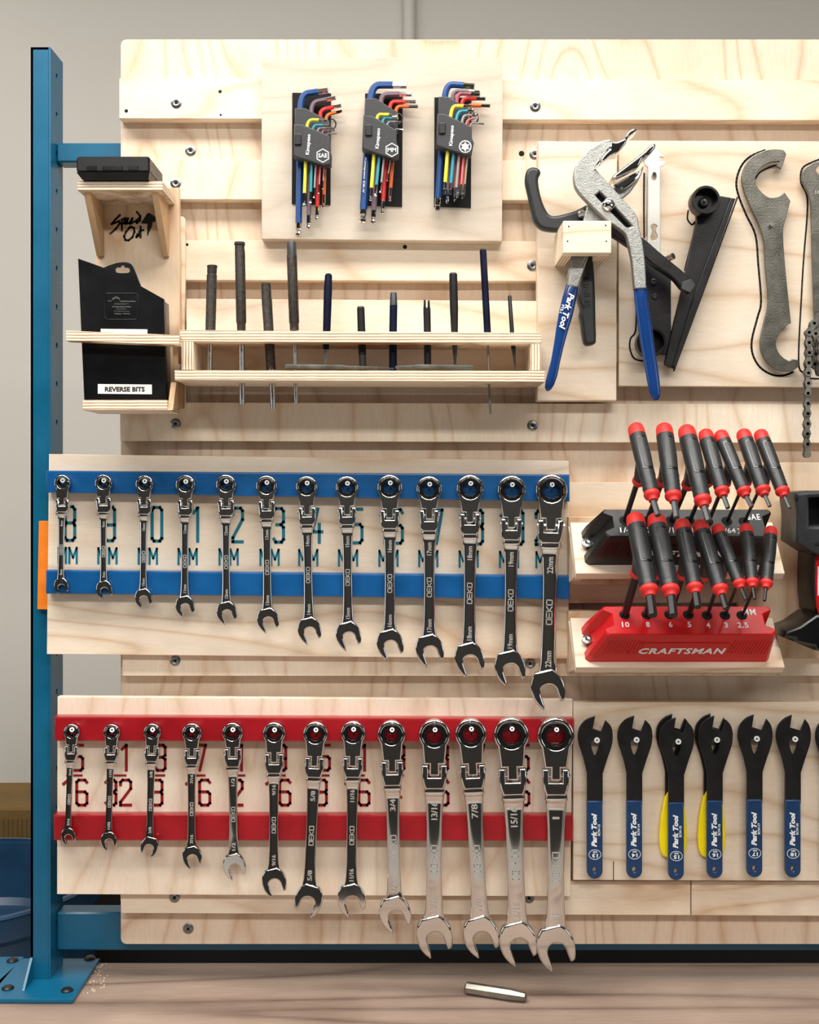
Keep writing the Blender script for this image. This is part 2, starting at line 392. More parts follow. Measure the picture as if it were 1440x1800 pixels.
# ================================================================== the setting
def struct(o): o['kind'] = 'structure'; return o
FYW = -3.45
WB = 1.0                                     # back wall depth
RX = 2.6
struct(B().box((-RX, FYW, -.05), (RX, WB, 0)).build('floor', M['floor']))
struct(B().box((-RX, FYW, 3.0), (RX, WB, 3.05)).build('ceiling', M['ceil']))
struct(B().box((-RX, WB, 0), (RX, WB + .1, 3.0)).build('wall_back', M['wall']))
struct(B().box((-RX, FYW - .1, 0), (RX, FYW, 3.0)).build('wall_front', M['walldark']))
struct(B().box((-RX - .1, FYW, 0), (-RX, WB, 3.0)).build('wall_left', M['walldark']))
struct(B().box((RX, FYW, 0), (RX + .1, WB, 3.0)).build('wall_right', M['walldark']))
for wn, sx in (('window_1', -1), ('window_2', 1)):
    fx = sx * (RX - .02); wb = B(); yc = -1.6 if sx < 0 else -1.9; hw_ = .65 if sx < 0 else .55
    for lo_, hi_ in (((yc - hw_ - .07, 1.0), (yc + hw_ + .07, 1.05)), ((yc - hw_ - .07, 2.35), (yc + hw_ + .07, 2.4)), ((yc - hw_ - .07, 1.0), (yc - hw_, 2.4)), ((yc + hw_, 1.0), (yc + hw_ + .07, 2.4)), ((yc - .02, 1.05), (yc + .02, 2.35))):
        wb.box((min(fx, fx - sx * .06), lo_[0], lo_[1]), (max(fx, fx - sx * .06), hi_[0], hi_[1]))
    struct(wb.build(wn, M['ceil']))
zt = P(0, 1406, WB).z
struct(B().box((-RX, WB - .035, zt - .022), (RX, WB, zt)).build('trim_1', M['wall'], bevel=.004))
struct(B().box((-RX, WB - .012, .0), (RX, WB, zt - .022)).build('trim_shade', M['lowshade']))  # lower wall panel, its colour carrying the shade behind the board
c0, c1 = P(708, 0, WB), P(731, 0, WB)
pipe = thing('wall_conduit', 'grey round conduit running up the wall above the tool board', 'conduit', ((c0.x + c1.x) / 2, WB - .015, 1.95))
B().cyl(((c0.x + c1.x) / 2, WB - .014, 1.95), ((c0.x + c1.x) / 2, WB - .014, 3.0), .0135, 16).build('pipe', M['wall'], pipe)

# ------------------------------------------------------------------ bench
BZ = CAMZ - .620
bench = thing('workbench', 'worn grey-brown wooden workbench top below the tool board', 'workbench', (0, -.3, 0))
B().box((-1.3, -.46, BZ - .045), (1.3, .092, BZ)).build('bench_top', M['bench'], bench, bevel=.003)
for x in (-1.2, 1.2):
    for y in (-.40, .02):
        B().box((x - .035, y - .035, 0), (x + .035, y + .035, BZ - .045)).build('leg', M['frame'], bench, bevel=.003)
crumbs = B()
for i in range(60):
    x = random.gauss(168, 16); y = random.uniform(1700, 1748) - max(0, (x - 165) * .3)
    dd = .62 * F / (y - CY); p = Vector(((x - CX) * dd / F, dd - D, BZ)); r = random.uniform(.0003, .0009)
    crumbs.box((p.x - r, p.y - r, p.z), (p.x + r * 1.4, p.y + r, p.z + r))
cr = crumbs.build('sawdust', M['dust'], smooth=0); tag(cr, 'pale sawdust crumbs beside the blue foot plate on the bench', 'sawdust'); cr['kind'] = 'stuff'

# ------------------------------------------------------------------ blue steel rack frame
YP, YQ = .025, .076
a, b_ = P(54, 83, YP), P(89, 83, YP)
ztop = a.z
fr_ = thing('steel_rack_frame', 'blue powder-coated steel rack frame carrying the tool board', 'rack', ((a.x + b_.x) / 2, (YP + YQ) / 2, BZ))
tw = .003
B().box((a.x, YP, BZ), (b_.x - tw, YP + tw, ztop)).box((a.x, YQ - tw, BZ), (b_.x - tw, YQ, ztop)).box((a.x, YP, BZ), (a.x + tw, YQ, ztop))\
   .box((a.x, YP, ztop - tw), (b_.x - tw, YQ, ztop)).build('post', M['frame'], fr_)
holes = []
for i in range(25):
    yy = 134 + 67.6 * i
    z = P(0, yy, .05).z
    if z < BZ + .03: break
    holes.append([((u), (v)) for u, v in circ((YP + YQ) / 2, z, .0035, 14)])
plate('perforated_side', [[(YP, BZ), (YQ, BZ), (YQ, ztop), (YP, ztop)]] + holes, Fr((b_.x, 0, 0), (0, 1, 0), (0, 0, 1)), tw, M['frame'], fr_, bev=.0006)
YB = .048
def bar(name, yt, yb, x0, x1):
    p, q = P(x0, yt, YB), P(x1, yb, YB)
    B().box((b_.x, YB, q.z), (q.x, YB + .028, p.z)).build(name, M['frame'], fr_, bevel=.002)
bar('crossbar', 251, 285, 92, 1700); bar('crossbar', 1604, 1671, 95, 1700)
B().box((P(1690, 0, YB).x, YP, BZ), (P(1690, 0, YB).x + .025, YQ, ztop)).build('post', M['frame'], fr_, bevel=.002)
def bench_pt(x, y):
    dd = .62 * F / (y - CY); return ((x - CX) * dd / F, dd - D)
fp = [bench_pt(-40, 1765), bench_pt(128, 1765), bench_pt(176, 1692), bench_pt(40, 1692)]
base = plate('base_plate', fp, Fr((0, 0, BZ + .006), (1, 0, 0), (0, 1, 0)), .006, M['frame'], fr_, bev=.0015)
def bolt(parent, x, y, zb=BZ + .006):
    u = bench_pt(x, y)
    c = B().lathe([(0, .0075), (.001, .0075), (.003, .005), (.0032, .0)], (u[0], u[1], zb), (u[0], u[1], zb + 1), 16).build('bolt', M['blacksteel'], parent)
    return c
bolt(fr_, 14, 1746); bolt(fr_, 158, 1693); bolt(fr_, 118, 1750)
plate('gusset', [(YP, BZ + .006), (-.007, BZ + .006), (YP - .002, BZ + .034), (YP, BZ + .034)], Fr((a.x + .003, 0, 0), (0, 1, 0), (0, 0, 1)), .003, M['frame'], fr_)
fp2 = [bench_pt(-150, 1752), bench_pt(-10, 1752), bench_pt(43, 1689), bench_pt(-150, 1689)]
nb = plate('foot_plate', fp2, Fr((0, 0, BZ + .006), (1, 0, 0), (0, 1, 0)), .006, M['frame'], None, bev=.0015)
tag(nb, 'second blue steel foot plate at the bench edge, partly out of view', 'foot plate'); bolt(nb, 22, 1697)

# ------------------------------------------------------------------ drum and carton behind the bench
cxd = P(-60, 0, .33).x
drum = thing('plastic_drum', 'navy blue open plastic drum behind the foot of the rack', 'drum', (cxd, .33, 0))
R0 = .19; zr = .925
prof = [(0, R0 * .93), (.05, R0 * .95), (.3, R0), (.31, R0 * 1.03), (.33, R0 * 1.03), (.34, R0), (.62, R0), (.63, R0 * 1.03), (.65, R0 * 1.03), (.66, R0), (zr - .04, R0 * .99), (zr - .03, R0 * 1.05), (zr, R0 * 1.05), (zr, R0 * .98), (zr - .09, R0 * .95), (zr - .10, R0 * .9), (zr - .085, R0 * .3)]
B().lathe(prof, (cxd, .33, 0), (cxd, .33, 1), 48).build('body', M['navy'], drum)
B().lathe([(0, R0 * 1.04), (.003, R0 * 1.06), (.006, R0 * 1.04), (.006, R0 * 1.01), (0, R0 * 1.01), (0, R0 * 1.04)], (cxd, .33, zr - .001), (cxd, .33, zr + 1), 48, cap=False).build('rim', M['navy'], drum)
bx0, bx1 = P(-120, 0, .72).x, P(75, 0, .72).x; bt = P(0, 1426, .72).z
box = thing('cardboard_carton', 'tall brown corrugated carton standing against the wall behind the drum', 'carton', ((bx0 + bx1) / 2, .8, 0))
cb = B().box((bx0, .74, 0), (bx1, .93, bt)); cb.build('body', M['cardboard'], box, bevel=.004)
rb = B()
for i in range(24):
    x = bx0 + (bx1 - bx0) * (i + .5) / 24; rb.cyl((x, .74, .02), (x, .74, bt - .02), .0032, 6)
rb.build('flutes', M['cardboard'], box)['kind'] = 'stuff'

# ================================================================== slatted tool board
XR = 1640
YS, YK = .012, .030
sw = thing('slatted_tool_board', 'pale birch tool board with long horizontal hanging slats', 'tool board', P(830, 1660, YK))
bp = px(rrect(212, 69, XR, 1660, 10), YK)
plate('backing_panel', bp, FY(YK), .018, M['backing'], sw, bev=.001)
SL = [(137, 208, 209.5), (280, 350, 211), (422, 492, 211), (563, 635, 211), (707, 775, 211), (848, 917, 212), (991, 1060, 212), (1118, 1188, 215), (1262, 1330, 212), (1404, 1472, 212)]
for i, (t, b, l) in enumerate(SL):
    k_ = .10 if i < 5 else 0
    pplate('slat', [(l, t), (XR, t + 4 * k_ * 10), (XR, b + 4 * k_ * 10), (l, b)], YS, .018, M['slat'][i % 3], sw, bev=.0008)
pplate('slat', [(210, 1548), (1214, 1549), (1214, 1609), (213, 1605)], YS, .018, M['slat'][0], sw, bev=.0008)
pplate('slat', [(1216, 1549), (XR, 1550), (XR, 1611), (1216, 1609)], YS, .018, M['slat'][2], sw, bev=.0008)
def wood_screw(parent, x, y, Y, r=9.5):
    c = P(x, y, Y); k = K(Y); R = r * k
    s = B().lathe([(0, R), (.0006, R), (.0012, R * .82), (.0016, R * .55), (.0012, R * .42), (.0012, 0)], c, c + Vector((0, -1, 0)), 20).build('screw', M['zinc'], parent)
    a = R * .24; B().box((c.x - a, c.y - .0014, c.z - a), (c.x + a, c.y - .0008, c.z + a)).build('drive_recess', M['void'], s)
for x, y, Y in [(310, 181, YS), (335, 265, YK), (309, 322, YS), (941, 187, YS), (940, 271, YK), (936, 467, YS), (309, 745, YS), (936, 748, YS), (308, 1161, YS), (932, 1166, YS), (307, 1577, YS), (331, 1632, YK), (930, 1578, YS)]:
    wood_screw(sw, x, y, Y)
def hole(parent, x, y, Y, r):
    c = P(x, y, Y); R = r * K(Y)
    B().lathe([(0, R * 1.25), (.0004, R), (.0004, 0)], c, c + Vector((0, -1, 0)), 14).build('bored_hole', M['void'], parent)
for x, y, Y, r in [(917, 270, YK, 4), (222, 195, YS, 2.6), (712, 434, YS, 3), (329, 430, YS, 2), (387, 161, YS, 2.4), (388, 202, YS, 1.6), (1370, 848, YS, 1.5)]:
    hole(sw, x, y, Y, r)

# ------------------------------------------------------------------ hung boards
ab = thing('hex_key_board', 'square greyed birch board holding three hex key sets', 'board', P(672, 425, 0))
YA = -.006
pplate('panel', [(460, 100), (884, 102), (883, 424), (460, 420)], YA, .018, M['boardg'], ab, bev=.0008)
for x0, y0, x1, y1 in ((513, 163, 582, 360), (641, 164, 708, 363), (763, 171, 829, 365)):
    vp = pplate('hook_tape', [(x0 + 1, y0), (x1, y0 + 1), (x1 - 1, y1), (x0, y1 - 2)], YA - .0018, .0018, M['velcro'], ab)
YL = -.013
pb = thing('pliers_board', 'upright birch board with a wooden block holding the large pliers', 'board', P(1014, 705, 0))
pplate('panel', [(947, 248), (1085, 250), (1084, 704), (945, 704)], YL, .025, M['board'], pb, bev=.0008)
ob = thing('outline_board', 'birch board with black tool outlines drawn around spanners', 'board', P(1300, 680, 0))
YO = .000
pplate('panel', [(1088, 247), (1560, 249), (1560, 681), (1088, 678)], YO, .012, M['board'], ob, bev=.0006)
tb = thing('plain_birch_panel', 'plain birch panel behind the red and black cordless tool', 'board', P(1400, 1158, 0))
pplate('panel', [(1300, 813), (1560, 813), (1560, 1158), (1300, 1158)], YO, .012, M['shelf'], tb, bev=.0006)
cbd = thing('cone_wrench_board', 'birch board below the red block with a row of black cone wrenches', 'board', P(1230, 1548, 0))
pplate('panel', [(1008, 1234), (1560, 1234), (1560, 1549), (1008, 1547)], YO, .012, M['board'], cbd, bev=.0006)
B().box(P(1078, 1547, -.0003), (P(1079.2, 1547, 0).x, .0, P(0, 1514, 0).z)).build('split_crack', M['void'], cbd)

# wooden block for the pliers: front face and two legs running back to the board
Yb = -.092
f0, f1 = P(990, 388, Yb), P(1075, 445, Yb)
B().box((f0.x, Yb, f1.z), (f1.x, Yb + .018, f0.z)).build('block_front', M['board'], pb, bevel=.0008)
for xa, xb in ((f0.x, f0.x + .0125), (f1.x - .014, f1.x)):
    B().box((xa, Yb + .018, f1.z), (xb, YL, f0.z)).build('block_cheek', M['plyx'], pb, bevel=.0005)
for x, y in ((1000, 398), (1065, 396), (998, 424), (1066, 424)): hole(pb, x, y, Yb, 1.1)

# ------------------------------------------------------------------ wrench racks
def rack(name, label, cor, s1, s2, mat, numat, hooks):
    t = thing(name, label, 'wrench rack', P((cor[2][0] + cor[3][0]) / 2, cor[2][1], 0))
    pplate('panel', cor, 0, .012, M['boardv'] if 'red' in label else M['board'], t, bev=.0008)
    for s in (s1, s2): pplate('strip', s, -.018, .018, mat, t, bev=.0022)
    for x, y, r in hooks:
        h = P(x, y, -.046); e = P(x + (.5 if x < 720 else -.5), y + 9, -.0175)
        d = (h - e).normalized(); L_ = (h - e).length
        k = K(-.046)
        s = B().lathe([(0, 1.6 * k), (L_ * .35, 1.9 * k), (L_ * .36, 1.6 * k), (L_ * .55, 1.9 * k), (L_ * .56, 1.6 * k), (L_ * .8, 1.9 * k), (L_ * .86, 2 * k), (L_ * .97, 4.2 * k), (L_, 4.2 * k), (L_, 1.8 * k), (L_ - .0012, 0)], e, h, 14).build('hook_screw', M['zinc'], t)
    return t
# flex-head ratcheting wrenches: ring x,y, ring R, bore r, yoke top, yoke bottom, yoke half width, jaw x,y, jaw R, shank half width, flip, size
WU = [(109, 849, 14, 9.3, 878, 901, 11.5, 107, 1029, 12.5, 5.6, 1, '8'), (181.5, 849.5, 15, 10, 875, 902, 13, 182.5, 1035, 14, 6, 1, '9'),
 (253.5, 851, 15.5, 10.5, 877, 905, 12, 251.7, 1050, 15, 6.2, 1, '10'), (325.6, 852, 17, 11.5, 879, 907, 13, 324.6, 1064, 16.5, 7, 1, '11'),
 (397, 852, 17.5, 12, 879, 908, 14, 398, 1075, 17.5, 7.4, 1, '12'), (468.3, 854.6, 18.5, 13, 881, 914, 14.5, 470.4, 1088, 19, 8, 1, '13'),
 (539, 856, 19, 14, 892, 924, 15, 543.3, 1106, 20.5, 8.6, 1, '14'), (610, 857, 20, 15, 892, 924, 15.5, 612, 1115, 22, 9, 1, '15'),
 (685.3, 856.6, 22, 16, 897, 931, 16.5, 685.3, 1130, 23.5, 10, 1, '16'), (754.6, 859.5, 22.5, 17, 897, 935, 16.5, 755, 1140, 24.5, 10.6, 1, '17'),
 (826.8, 858.7, 24, 18, 903, 941, 17.5, 825, 1156, 26, 11.4, 1, '18'), (900, 861, 25, 18.5, 912, 951, 18.5, 896.5, 1171, 27, 11.8, 1, '19'),
 (970, 862, 28, 20.5, 914, 957, 23, 963, 1208, 30, 13.6, 1, '22')]
WL = [(125.5, 1287.5, 14, 10, 1312, 1338, 11, 120.4, 1468, 12.5, 5.4, 1, '5/16'), (196, 1288, 14.5, 10, 1314, 1339, 12, 191.5, 1476, 14, 6, 1, '11/32'),
 (267.3, 1287.6, 15, 10.5, 1314, 1340, 12.5, 264, 1486, 15.5, 6.4, -1, '3/8'), (337, 1289, 17, 12, 1319, 1346, 13, 337.8, 1504, 17, 7.2, 1, '7/16'),
 (408.5, 1289, 18, 13, 1317, 1350, 14.5, 411, 1522, 20, 8, 1, '1/2'), (481.7, 1290, 19.5, 14, 1326, 1361, 16, 482.4, 1546, 21.5, 8.6, 1, '9/16'),
 (554.5, 1291, 21.5, 16, 1333, 1368, 16.5, 544, 1577, 24.5, 10.4, -1, '5/8'), (620.7, 1290, 21.5, 16, 1333, 1368, 17, 617.8, 1577, 24.5, 10, 1, '11/16'),
 (688.4, 1291.7, 24.5, 18, 1340, 1383, 19, 694, 1605, 27.5, 12.2, 1, '3/4'), (764, 1293, 27.5, 20.5, 1346, 1389, 22, 763, 1643, 31.5, 14.4, 1, '13/16'),
 (828, 1291.7, 27.5, 20.5, 1346, 1389, 22, 845, 1643, 31, 14.4, 1, '7/8'), (899.4, 1293, 31, 23.5, 1352, 1400, 24.5, 910.4, 1655, 33, 16, 1, '15/16'),
 (977.8, 1294.6, 32.5, 24, 1353, 1400, 23.5, 976.7, 1662, 34, 15.8, 1, '1')]
hk = lambda W: [(w[0] + 1, w[1] - w[3] * .5, w[3]) for w in W]
rb_ = rack('wrench_rack', 'birch wrench rack with two blue strips and teal millimetre numbers', [(86, 798), (1000, 810), (1000, 1158), (82, 1150)],
     [(80, 827), (1002, 834), (1002, 882), (80, 866)], [(80, 1002), (1002, 1012), (1002, 1054), (80, 1044)], M['rackblue'], M['numblue'], hk(WU))
rr_ = rack('wrench_rack', 'birch wrench rack with two red strips and dark red inch fractions', [(101, 1225), (1007, 1230), (1003, 1576), (100, 1572)],
     [(95, 1260), (1010, 1264), (1010, 1306), (95, 1303)], [(94, 1433), (1008, 1434), (1008, 1479), (94, 1478)], M['rackred'], M['numred'], hk(WL))
def numerals(parent, s, cx, cy, cw, ch, gap, wd, mat, Y=0.0):
    W_ = len(s) * cw + (len(s) - 1) * gap
    pl = [px([(x, cy * 2 - y) for x, y in line], Y) for line in glyphs(s, cx - W_ / 2, cy - ch / 2, cw, ch, gap)]
    strokes(pl, FY(Y), wd * K(Y)).build('numeral', mat, parent, smooth=0)
for i, w_ in enumerate(WU):
    cx = [123, 193, 264, 334, 406, 478, 546, 616, 687, 757, 828, 899, 963][i]; sl = (cx - 100) * .009
    numerals(rb_, w_[12], cx, 920 + sl, 17, 59, 7, 5.4, M['numblue'])
    numerals(rb_, 'MM', cx - 4, 976 + sl, 13, 27, 6, 3.6, M['numblue'])
for i, w_ in enumerate(WL):
    cx = [131, 208, 276, 347, 417, 488, 565, 627, 696, 766, 836, 908, 978][i]
    fr2 = w_[12].split('/')
    numerals(rr_, fr2[0], cx + (6 if len(fr2[0]) == 1 else 0), 1332 if len(fr2) > 1 else 1362, 17, 44, 8, 5, M['numred'])
    if len(fr2) > 1:
        numerals(rr_, fr2[1], cx, 1393, 18, 44, 8, 5, M['numred'])
        strokes([px([(cx - 13, 1363), (cx + 13, 1363)], 0)], FY(0), 3.6 * K(0)).build('fraction_bar', M['numred'], rr_, smooth=0)
og = pplate('spirit_level_strip', [(68, 916), (90, 916), (88, 1072), (65, 1071)], .0135, .011, M['orange'], None, bev=.001)
tag(og, 'bright orange wooden strip tucked between the blue post and wrench rack', 'strip')

JAW = [(-.50, .98, 1), (-.78, .68), (-.97, .25), (-1.0, -.2), (-.93, -.62), (-.74, -1.02), (-.5, -1.30, 1), (-.44, -1.0), (-.47, -.6), (-.47, -.22), (-.30, .04), (0, .12), (.28, .03), (.45, -.22), (.49, -.6), (.55, -1.02, 1), (.78, -.96), (.93, -.6), (1.0, -.15), (.96, .25), (.78, .68), (.50, .98, 1)]
def wrench(w, rowname, group, lab):
    x0, y0, R, r, y1, y2, hw, xj, yj, RJ, sh, flip, size = w
    Yback = -.0195; k0 = K(-.028)
    th = .30 * R * k0 + .0045
    Yc = Yback - th / 2
    t = thing('ratchet_wrench', lab, 'wrench', P(x0, y0, Yc), group)
    L = math.hypot(xj - x0, yj - y0); ax, ay = (xj - x0) / L, (yj - y0) / L; nx, ny = ay, -ax   # along, across (right)
    nx, ny = (ay, -ax)
    def q(u, v): return (x0 + u * nx + v * ax, y0 + u * ny + v * ay)
    v1, v2 = y1 - y0, y2 - y0; yh = v2 - v1
    Yf = Yc - th / 2
    # head with bore
    a1 = math.asin(min(.9, .55)); arc = []
    for i in range(29):
        an = -a1 - (2 * math.pi - 2 * (math.pi / 2 - a1) - 0) * 0  # placeholder keeps the angle list explicit
        an = math.radians(-38) + math.radians(256) * i / 28
        arc.append(q(R * math.cos(an), -R * math.sin(an)))
    nk = .84 * hw
    outl = arc + [q(-nk, v1 - 2), q(-.40 * hw, v1 - 2), q(-.40 * hw, v1 + .42 * yh), q(.40 * hw, v1 + .42 * yh), q(.40 * hw, v1 - 2), q(nk, v1 - 2)]
    hd = plate('ratchet_head', [px(outl, Yf), px([q(u, v) for u, v in circ(0, 0, r, 28)], Yf)], FY(Yf), th, M['chrome'], t, bev=R * .09 * k0, res=2)
    star = [(r * (.74 if i % 2 else .66) * math.cos(math.pi * i / 12), r * (.74 if i % 2 else .66) * math.sin(math.pi * i / 12)) for i in range(24)]
    plate('ratchet_ring', [px([q(u, v) for u, v in circ(0, 0, r * 1.0, 28)], Yf - .0004), px([q(u, v) for u, v in star], Yf - .0004)], FY(Yf - .0004), th * .96, M['gloss'], t, bev=.0006)
    # hinge yoke and pin
    yk = [q(-hw, v1), q(-.5 * hw, v1), q(-.5 * hw, v1 + .5 * yh), q(.5 * hw, v1 + .5 * yh), q(.5 * hw, v1), q(hw, v1), q(hw, v1 + .55 * yh), q(.9 * hw, v1 + .8 * yh), q(.74 * hw, v2), q(-.74 * hw, v2), q(-.9 * hw, v1 + .8 * yh), q(-hw, v1 + .55 * yh)]
    plate('hinge_yoke', px(yk, Yf - .0006), FY(Yf - .0006), th * 1.05, M['chrome'], t, bev=hw * .16 * k0, res=2)
    pa, pb_ = P(*q(-1.05 * hw, v1 + .22 * yh), Yc - th * .2), P(*q(1.05 * hw, v1 + .22 * yh), Yc - th * .2)
    B().cyl(pa, pb_, .16 * hw * k0, 10).build('hinge_pin', M['chrome'], t)
    # shank
    ve = L - RJ * .72; span = ve - v2
    ts = .62 * th
    prof = [(-.97, 0), (-.93, .52), (-.80, .80), (-.62, .90), (-.35, .97), (0, 1), (.35, .97), (.62, .90), (.80, .80), (.93, .52), (.97, 0), (.93, -.62), (.80, -.95), (-.80, -.95), (-.93, -.62)]
    secs = []
    for f, wv, tv in ((-.03, .80 * hw, th * 1.02), (0.0, .88 * hw, th * 1.1), (.022, .90 * hw, th * 1.1), (.035, .78 * hw, th * .95), (.05, sh * 1.22, ts * 1.0), (.10, sh * 1.12, ts), (.25, sh, ts), (.5, sh * .95, ts), (.75, sh, ts), (.9, sh * 1.1, ts), (.97, sh * 1.28, ts * 1.1), (1.03, min(RJ * .72, sh * 1.7), ts * 1.25)):
        v = v2 + span * f
        secs.append([P(*q(u * wv, v), Yc) + Vector((0, -d * tv / 2, 0)) for u, d in prof])
    B().loft(secs).build('shank', M['chrome'], t, smooth=50)
    # open jaw
    an = math.radians(15) * flip; ca, sa = math.cos(an), math.sin(an)
    jp = []
    for p in JAW:
        u, v = p[0] * flip, p[1]
        uu, vv = u * ca - v * sa, u * sa + v * ca
        jp.append(q(uu * RJ, L - vv * RJ) + ((1,) if len(p) > 2 else ()))
    tj = .36 * RJ * k0 + .002
    Yj = Yc - tj / 2
    plate('open_jaw', px(smooth_poly(jp, 4), Yj), FY(Yj), tj, M['chrome'], t, bev=RJ * .10 * k0, res=2)
    # lettering stamped on the shank: maker's name and sizes, reading upwards
    Yt = Yc - ts / 2 - .0001
    up = Vector((-ax, 0, ay)).normalized(); lf = Vector((-nx, 0, ny)).normalized()
    cm = v2 + span * (.52 if sh > 7 else .55)
    O = P(*q(0, cm), Yt); gw = sh * .72 * k0; gl = sh * .62 * k0; gp = sh * .22 * k0
    Ltot = 4 * gl + 3 * gp
    fr = Fr(O, up, lf)
    strokes(glyphs('DEKO', -Ltot / 2, -gw / 2, gl, gw, gp), fr, max(.0007, sh * .12 * k0), .0003).build('maker_lettering', M['etched'], t, smooth=0)
    lab_ = size + ('mm' if rowname == 'mm' else '')
    for f in (.16, .88):
        text('size_lettering', lab_, Fr(P(*q(0, v2 + span * f), Yt - (.0006 if f < .2 else .0006)), up, lf), sh * .78 * k0, M['etched'], t, width=sh * {1: .22, 2: 1.1, 3: 1.7}.get(len(lab_), 2.1) * k0, bold=.01)
    return t
ORD = ['smallest', 'second', 'third', 'fourth', 'fifth', 'sixth', 'seventh', 'eighth', 'ninth', 'tenth', 'eleventh', 'twelfth', 'largest']
TILT = [-1.2, -1.2, -1.2, -1.2, .4, -2.2, -2.2, -1.6, .2, 0, 0, 0, -.3]
for i, w_ in enumerate(WU):
    wo = ORD[i] if i in (0, 12) else ORD[i] + ' smallest'
    wrench(w_, 'mm', 'millimetre ratchet wrenches on the blue rack', '%s chrome ratchet wrench on the blue-striped rack, stamped %s mm' % (wo, w_[12]))
for i, w_ in enumerate(WL):
    wo = ORD[i] if i in (0, 12) else ORD[i] + ' smallest'
    t_ = wrench(w_, 'in', 'inch ratchet wrenches on the red rack', '%s chrome ratchet wrench on the red-striped rack, stamped %s inch' % (wo, w_[12]))
    t_.rotation_euler.x = math.radians(TILT[i])

# ================================================================== hex key sets
def bend_path(pts, Y, n=6):
    """bottom, bend start, bend end, tip -> rounded L path"""
    b, s, e, t = pts
    corner = None
    # intersection of the two straight legs gives the control point of the bend
    d1 = (s[0] - b[0], s[1] - b[1]); d2 = (e[0] - t[0], e[1] - t[1])
    den = d1[0] * d2[1] - d1[1] * d2[0]
    u = ((e[0] - s[0]) * d2[1] - (e[1] - s[1]) * d2[0]) / den if abs(den) > 1e-6 else 0
    c = (s[0] + d1[0] * u, s[1] + d1[1] * u)
    out = [(b[0] + (s[0] - b[0]) * i / 3, b[1] + (s[1] - b[1]) * i / 3) for i in range(3)]
    for i in range(n + 1):
        f = i / n; out.append(tuple((1 - f) ** 2 * s[k] + 2 * f * (1 - f) * c[k] + f * f * e[k] for k in (0, 1)))
    return [P(x, y, Y) for x, y in out], P(t[0], t[1], Y - .006)
def hexkey(setname, colour, mat, pts, wpx, Y, star=False, tipfrac=.55, where=''):
    k = K(Y); r = wpx / 2 * k
    path, tip = bend_path(pts, Y)
    t = thing('hex_key' if not star else 'star_key', '%s L-shaped %s key in the %s' % (colour, 'star' if star else 'hex', where), 'hex key' if not star else 'star key', path[0], 'keys in the %s holder' % setname)
    n = 6 if not star else 10
    # coloured sleeve covers the middle; bare chrome at both ends
    L1 = (path[3] - path[0]).length
    dr = (path[3] - path[0]).normalized()
    e0 = path[0]; cut = e0 + dr * min(.016, L1 * .16)
    arm = tip - path[-1]
    sl = [cut] + path[1:] + [path[-1] + arm * (1 - tipfrac)]
    B().tube(sl, r, n, a0=math.pi / 6).build('sleeve', mat, t, smooth=20 if not star else 60)
    B().tube([path[-1] + arm * (1 - tipfrac) - arm * .01, tip], r * .94, n, a0=math.pi / 6).build('short_end', M['chrome'], t, smooth=20)
    if star:
        B().lathe([(0, r * .6), (.001, r * .72), (.006, r * .72), (.007, r * .95), ((cut - e0).length + .001, r * .95)], e0, cut, 12).build('star_tip', M['chrome'], t, smooth=20)
    else:
        Lc = (cut - e0).length
        B().lathe([(0, r * .55), (r * .35, r * .92), (r * .9, r * 1.0), (r * 1.5, r * .72), (r * 1.9, r * .70), (r * 2.4, r * .96), (max(Lc, r * 2.6) + .0005, r * .96)], e0, cut, 6 if r < .002 else 12).build('ball_end', M['chrome'], t, smooth=20)
    return t
def holder(label, back, front, badge, txt, clip, badge_text, loop):
    t = thing('hex_key_holder', label, 'key holder', P(front[-1][0], front[-1][1], -.02), 'key holders on the greyed board')
    pplate('rear_tier', back, -.026, .016, M['holder'], t, bev=.0012)
    pplate('front_tier', front, -.042, .018, M['holder'], t, bev=.0015)
    cx, cy = clip; pplate('clip', rrect(cx - 6, cy - 10, cx + 6, cy + 10, 2), -.044, .004, M['black'], t, bev=.001)
    Yt = -.0421
    ptext('lettering', 'Kimapeso', txt[0], txt[1], Yt, 8.2, M['white'], t, width=36, rot=86, bold=.02)
    bx, by = badge
    if badge_text == 'star':
        k = K(-.0425)
        sp = [(bx + (9 if i % 2 else 5) * math.cos(math.pi * i / 6), by + (9 if i % 2 else 5) * math.sin(math.pi * i / 6)) for i in range(12)]
        bd = pplate('badge', circ(bx, by, 11, 28), -.0428, .001, M['white'], t)
        ringp = [px(circ(bx, by, 8.6, 28), -.0431), px(sp, -.0431)]
        pplate('badge_star', circ(bx, by, 9.2, 28), -.0430, .0003, M['holder'], t, holes=[sp])
    else:
        hx = circ(bx, by, 12.5, 6, math.pi / 6); hi = circ(bx, by, 10.8, 6, math.pi / 6)
        pplate('badge', hx, -.0424, .0006, M['white'], t, holes=[hi])
        ptext('badge_lettering', badge_text, bx, by, Yt, 7.5, M['white'], t, width=16 if badge_text == 'SAE' else 15, bold=.02)
    lx, ly = loop
    B().tube([P(lx + 7.5 * math.cos(math.radians(a_)), ly - 9 * math.sin(math.radians(a_)), -.03) for a_ in range(-80, 101, 15)], .0009, 8).build('hanging_loop', M['black'], t)
    return t
S1 = lambda *p: zpx(p, 5.538, 500, 120); S3 = lambda *p: zpx(p, 6.43, 730, 120)
YBk, YFr = -.019, -.0335
holder('charcoal key holder with a hexagon SAE badge', S1((100, 385), (200, 385), (440, 510), (440, 800), (95, 700)),
       S1((92, 540), (175, 545), (420, 645), (440, 660), (438, 790), (456, 830), (452, 932), (372, 946), (85, 855)), (567.5, 273.5), (542.5, 254), (523.5, 244.5), 'SAE', (583, 218))
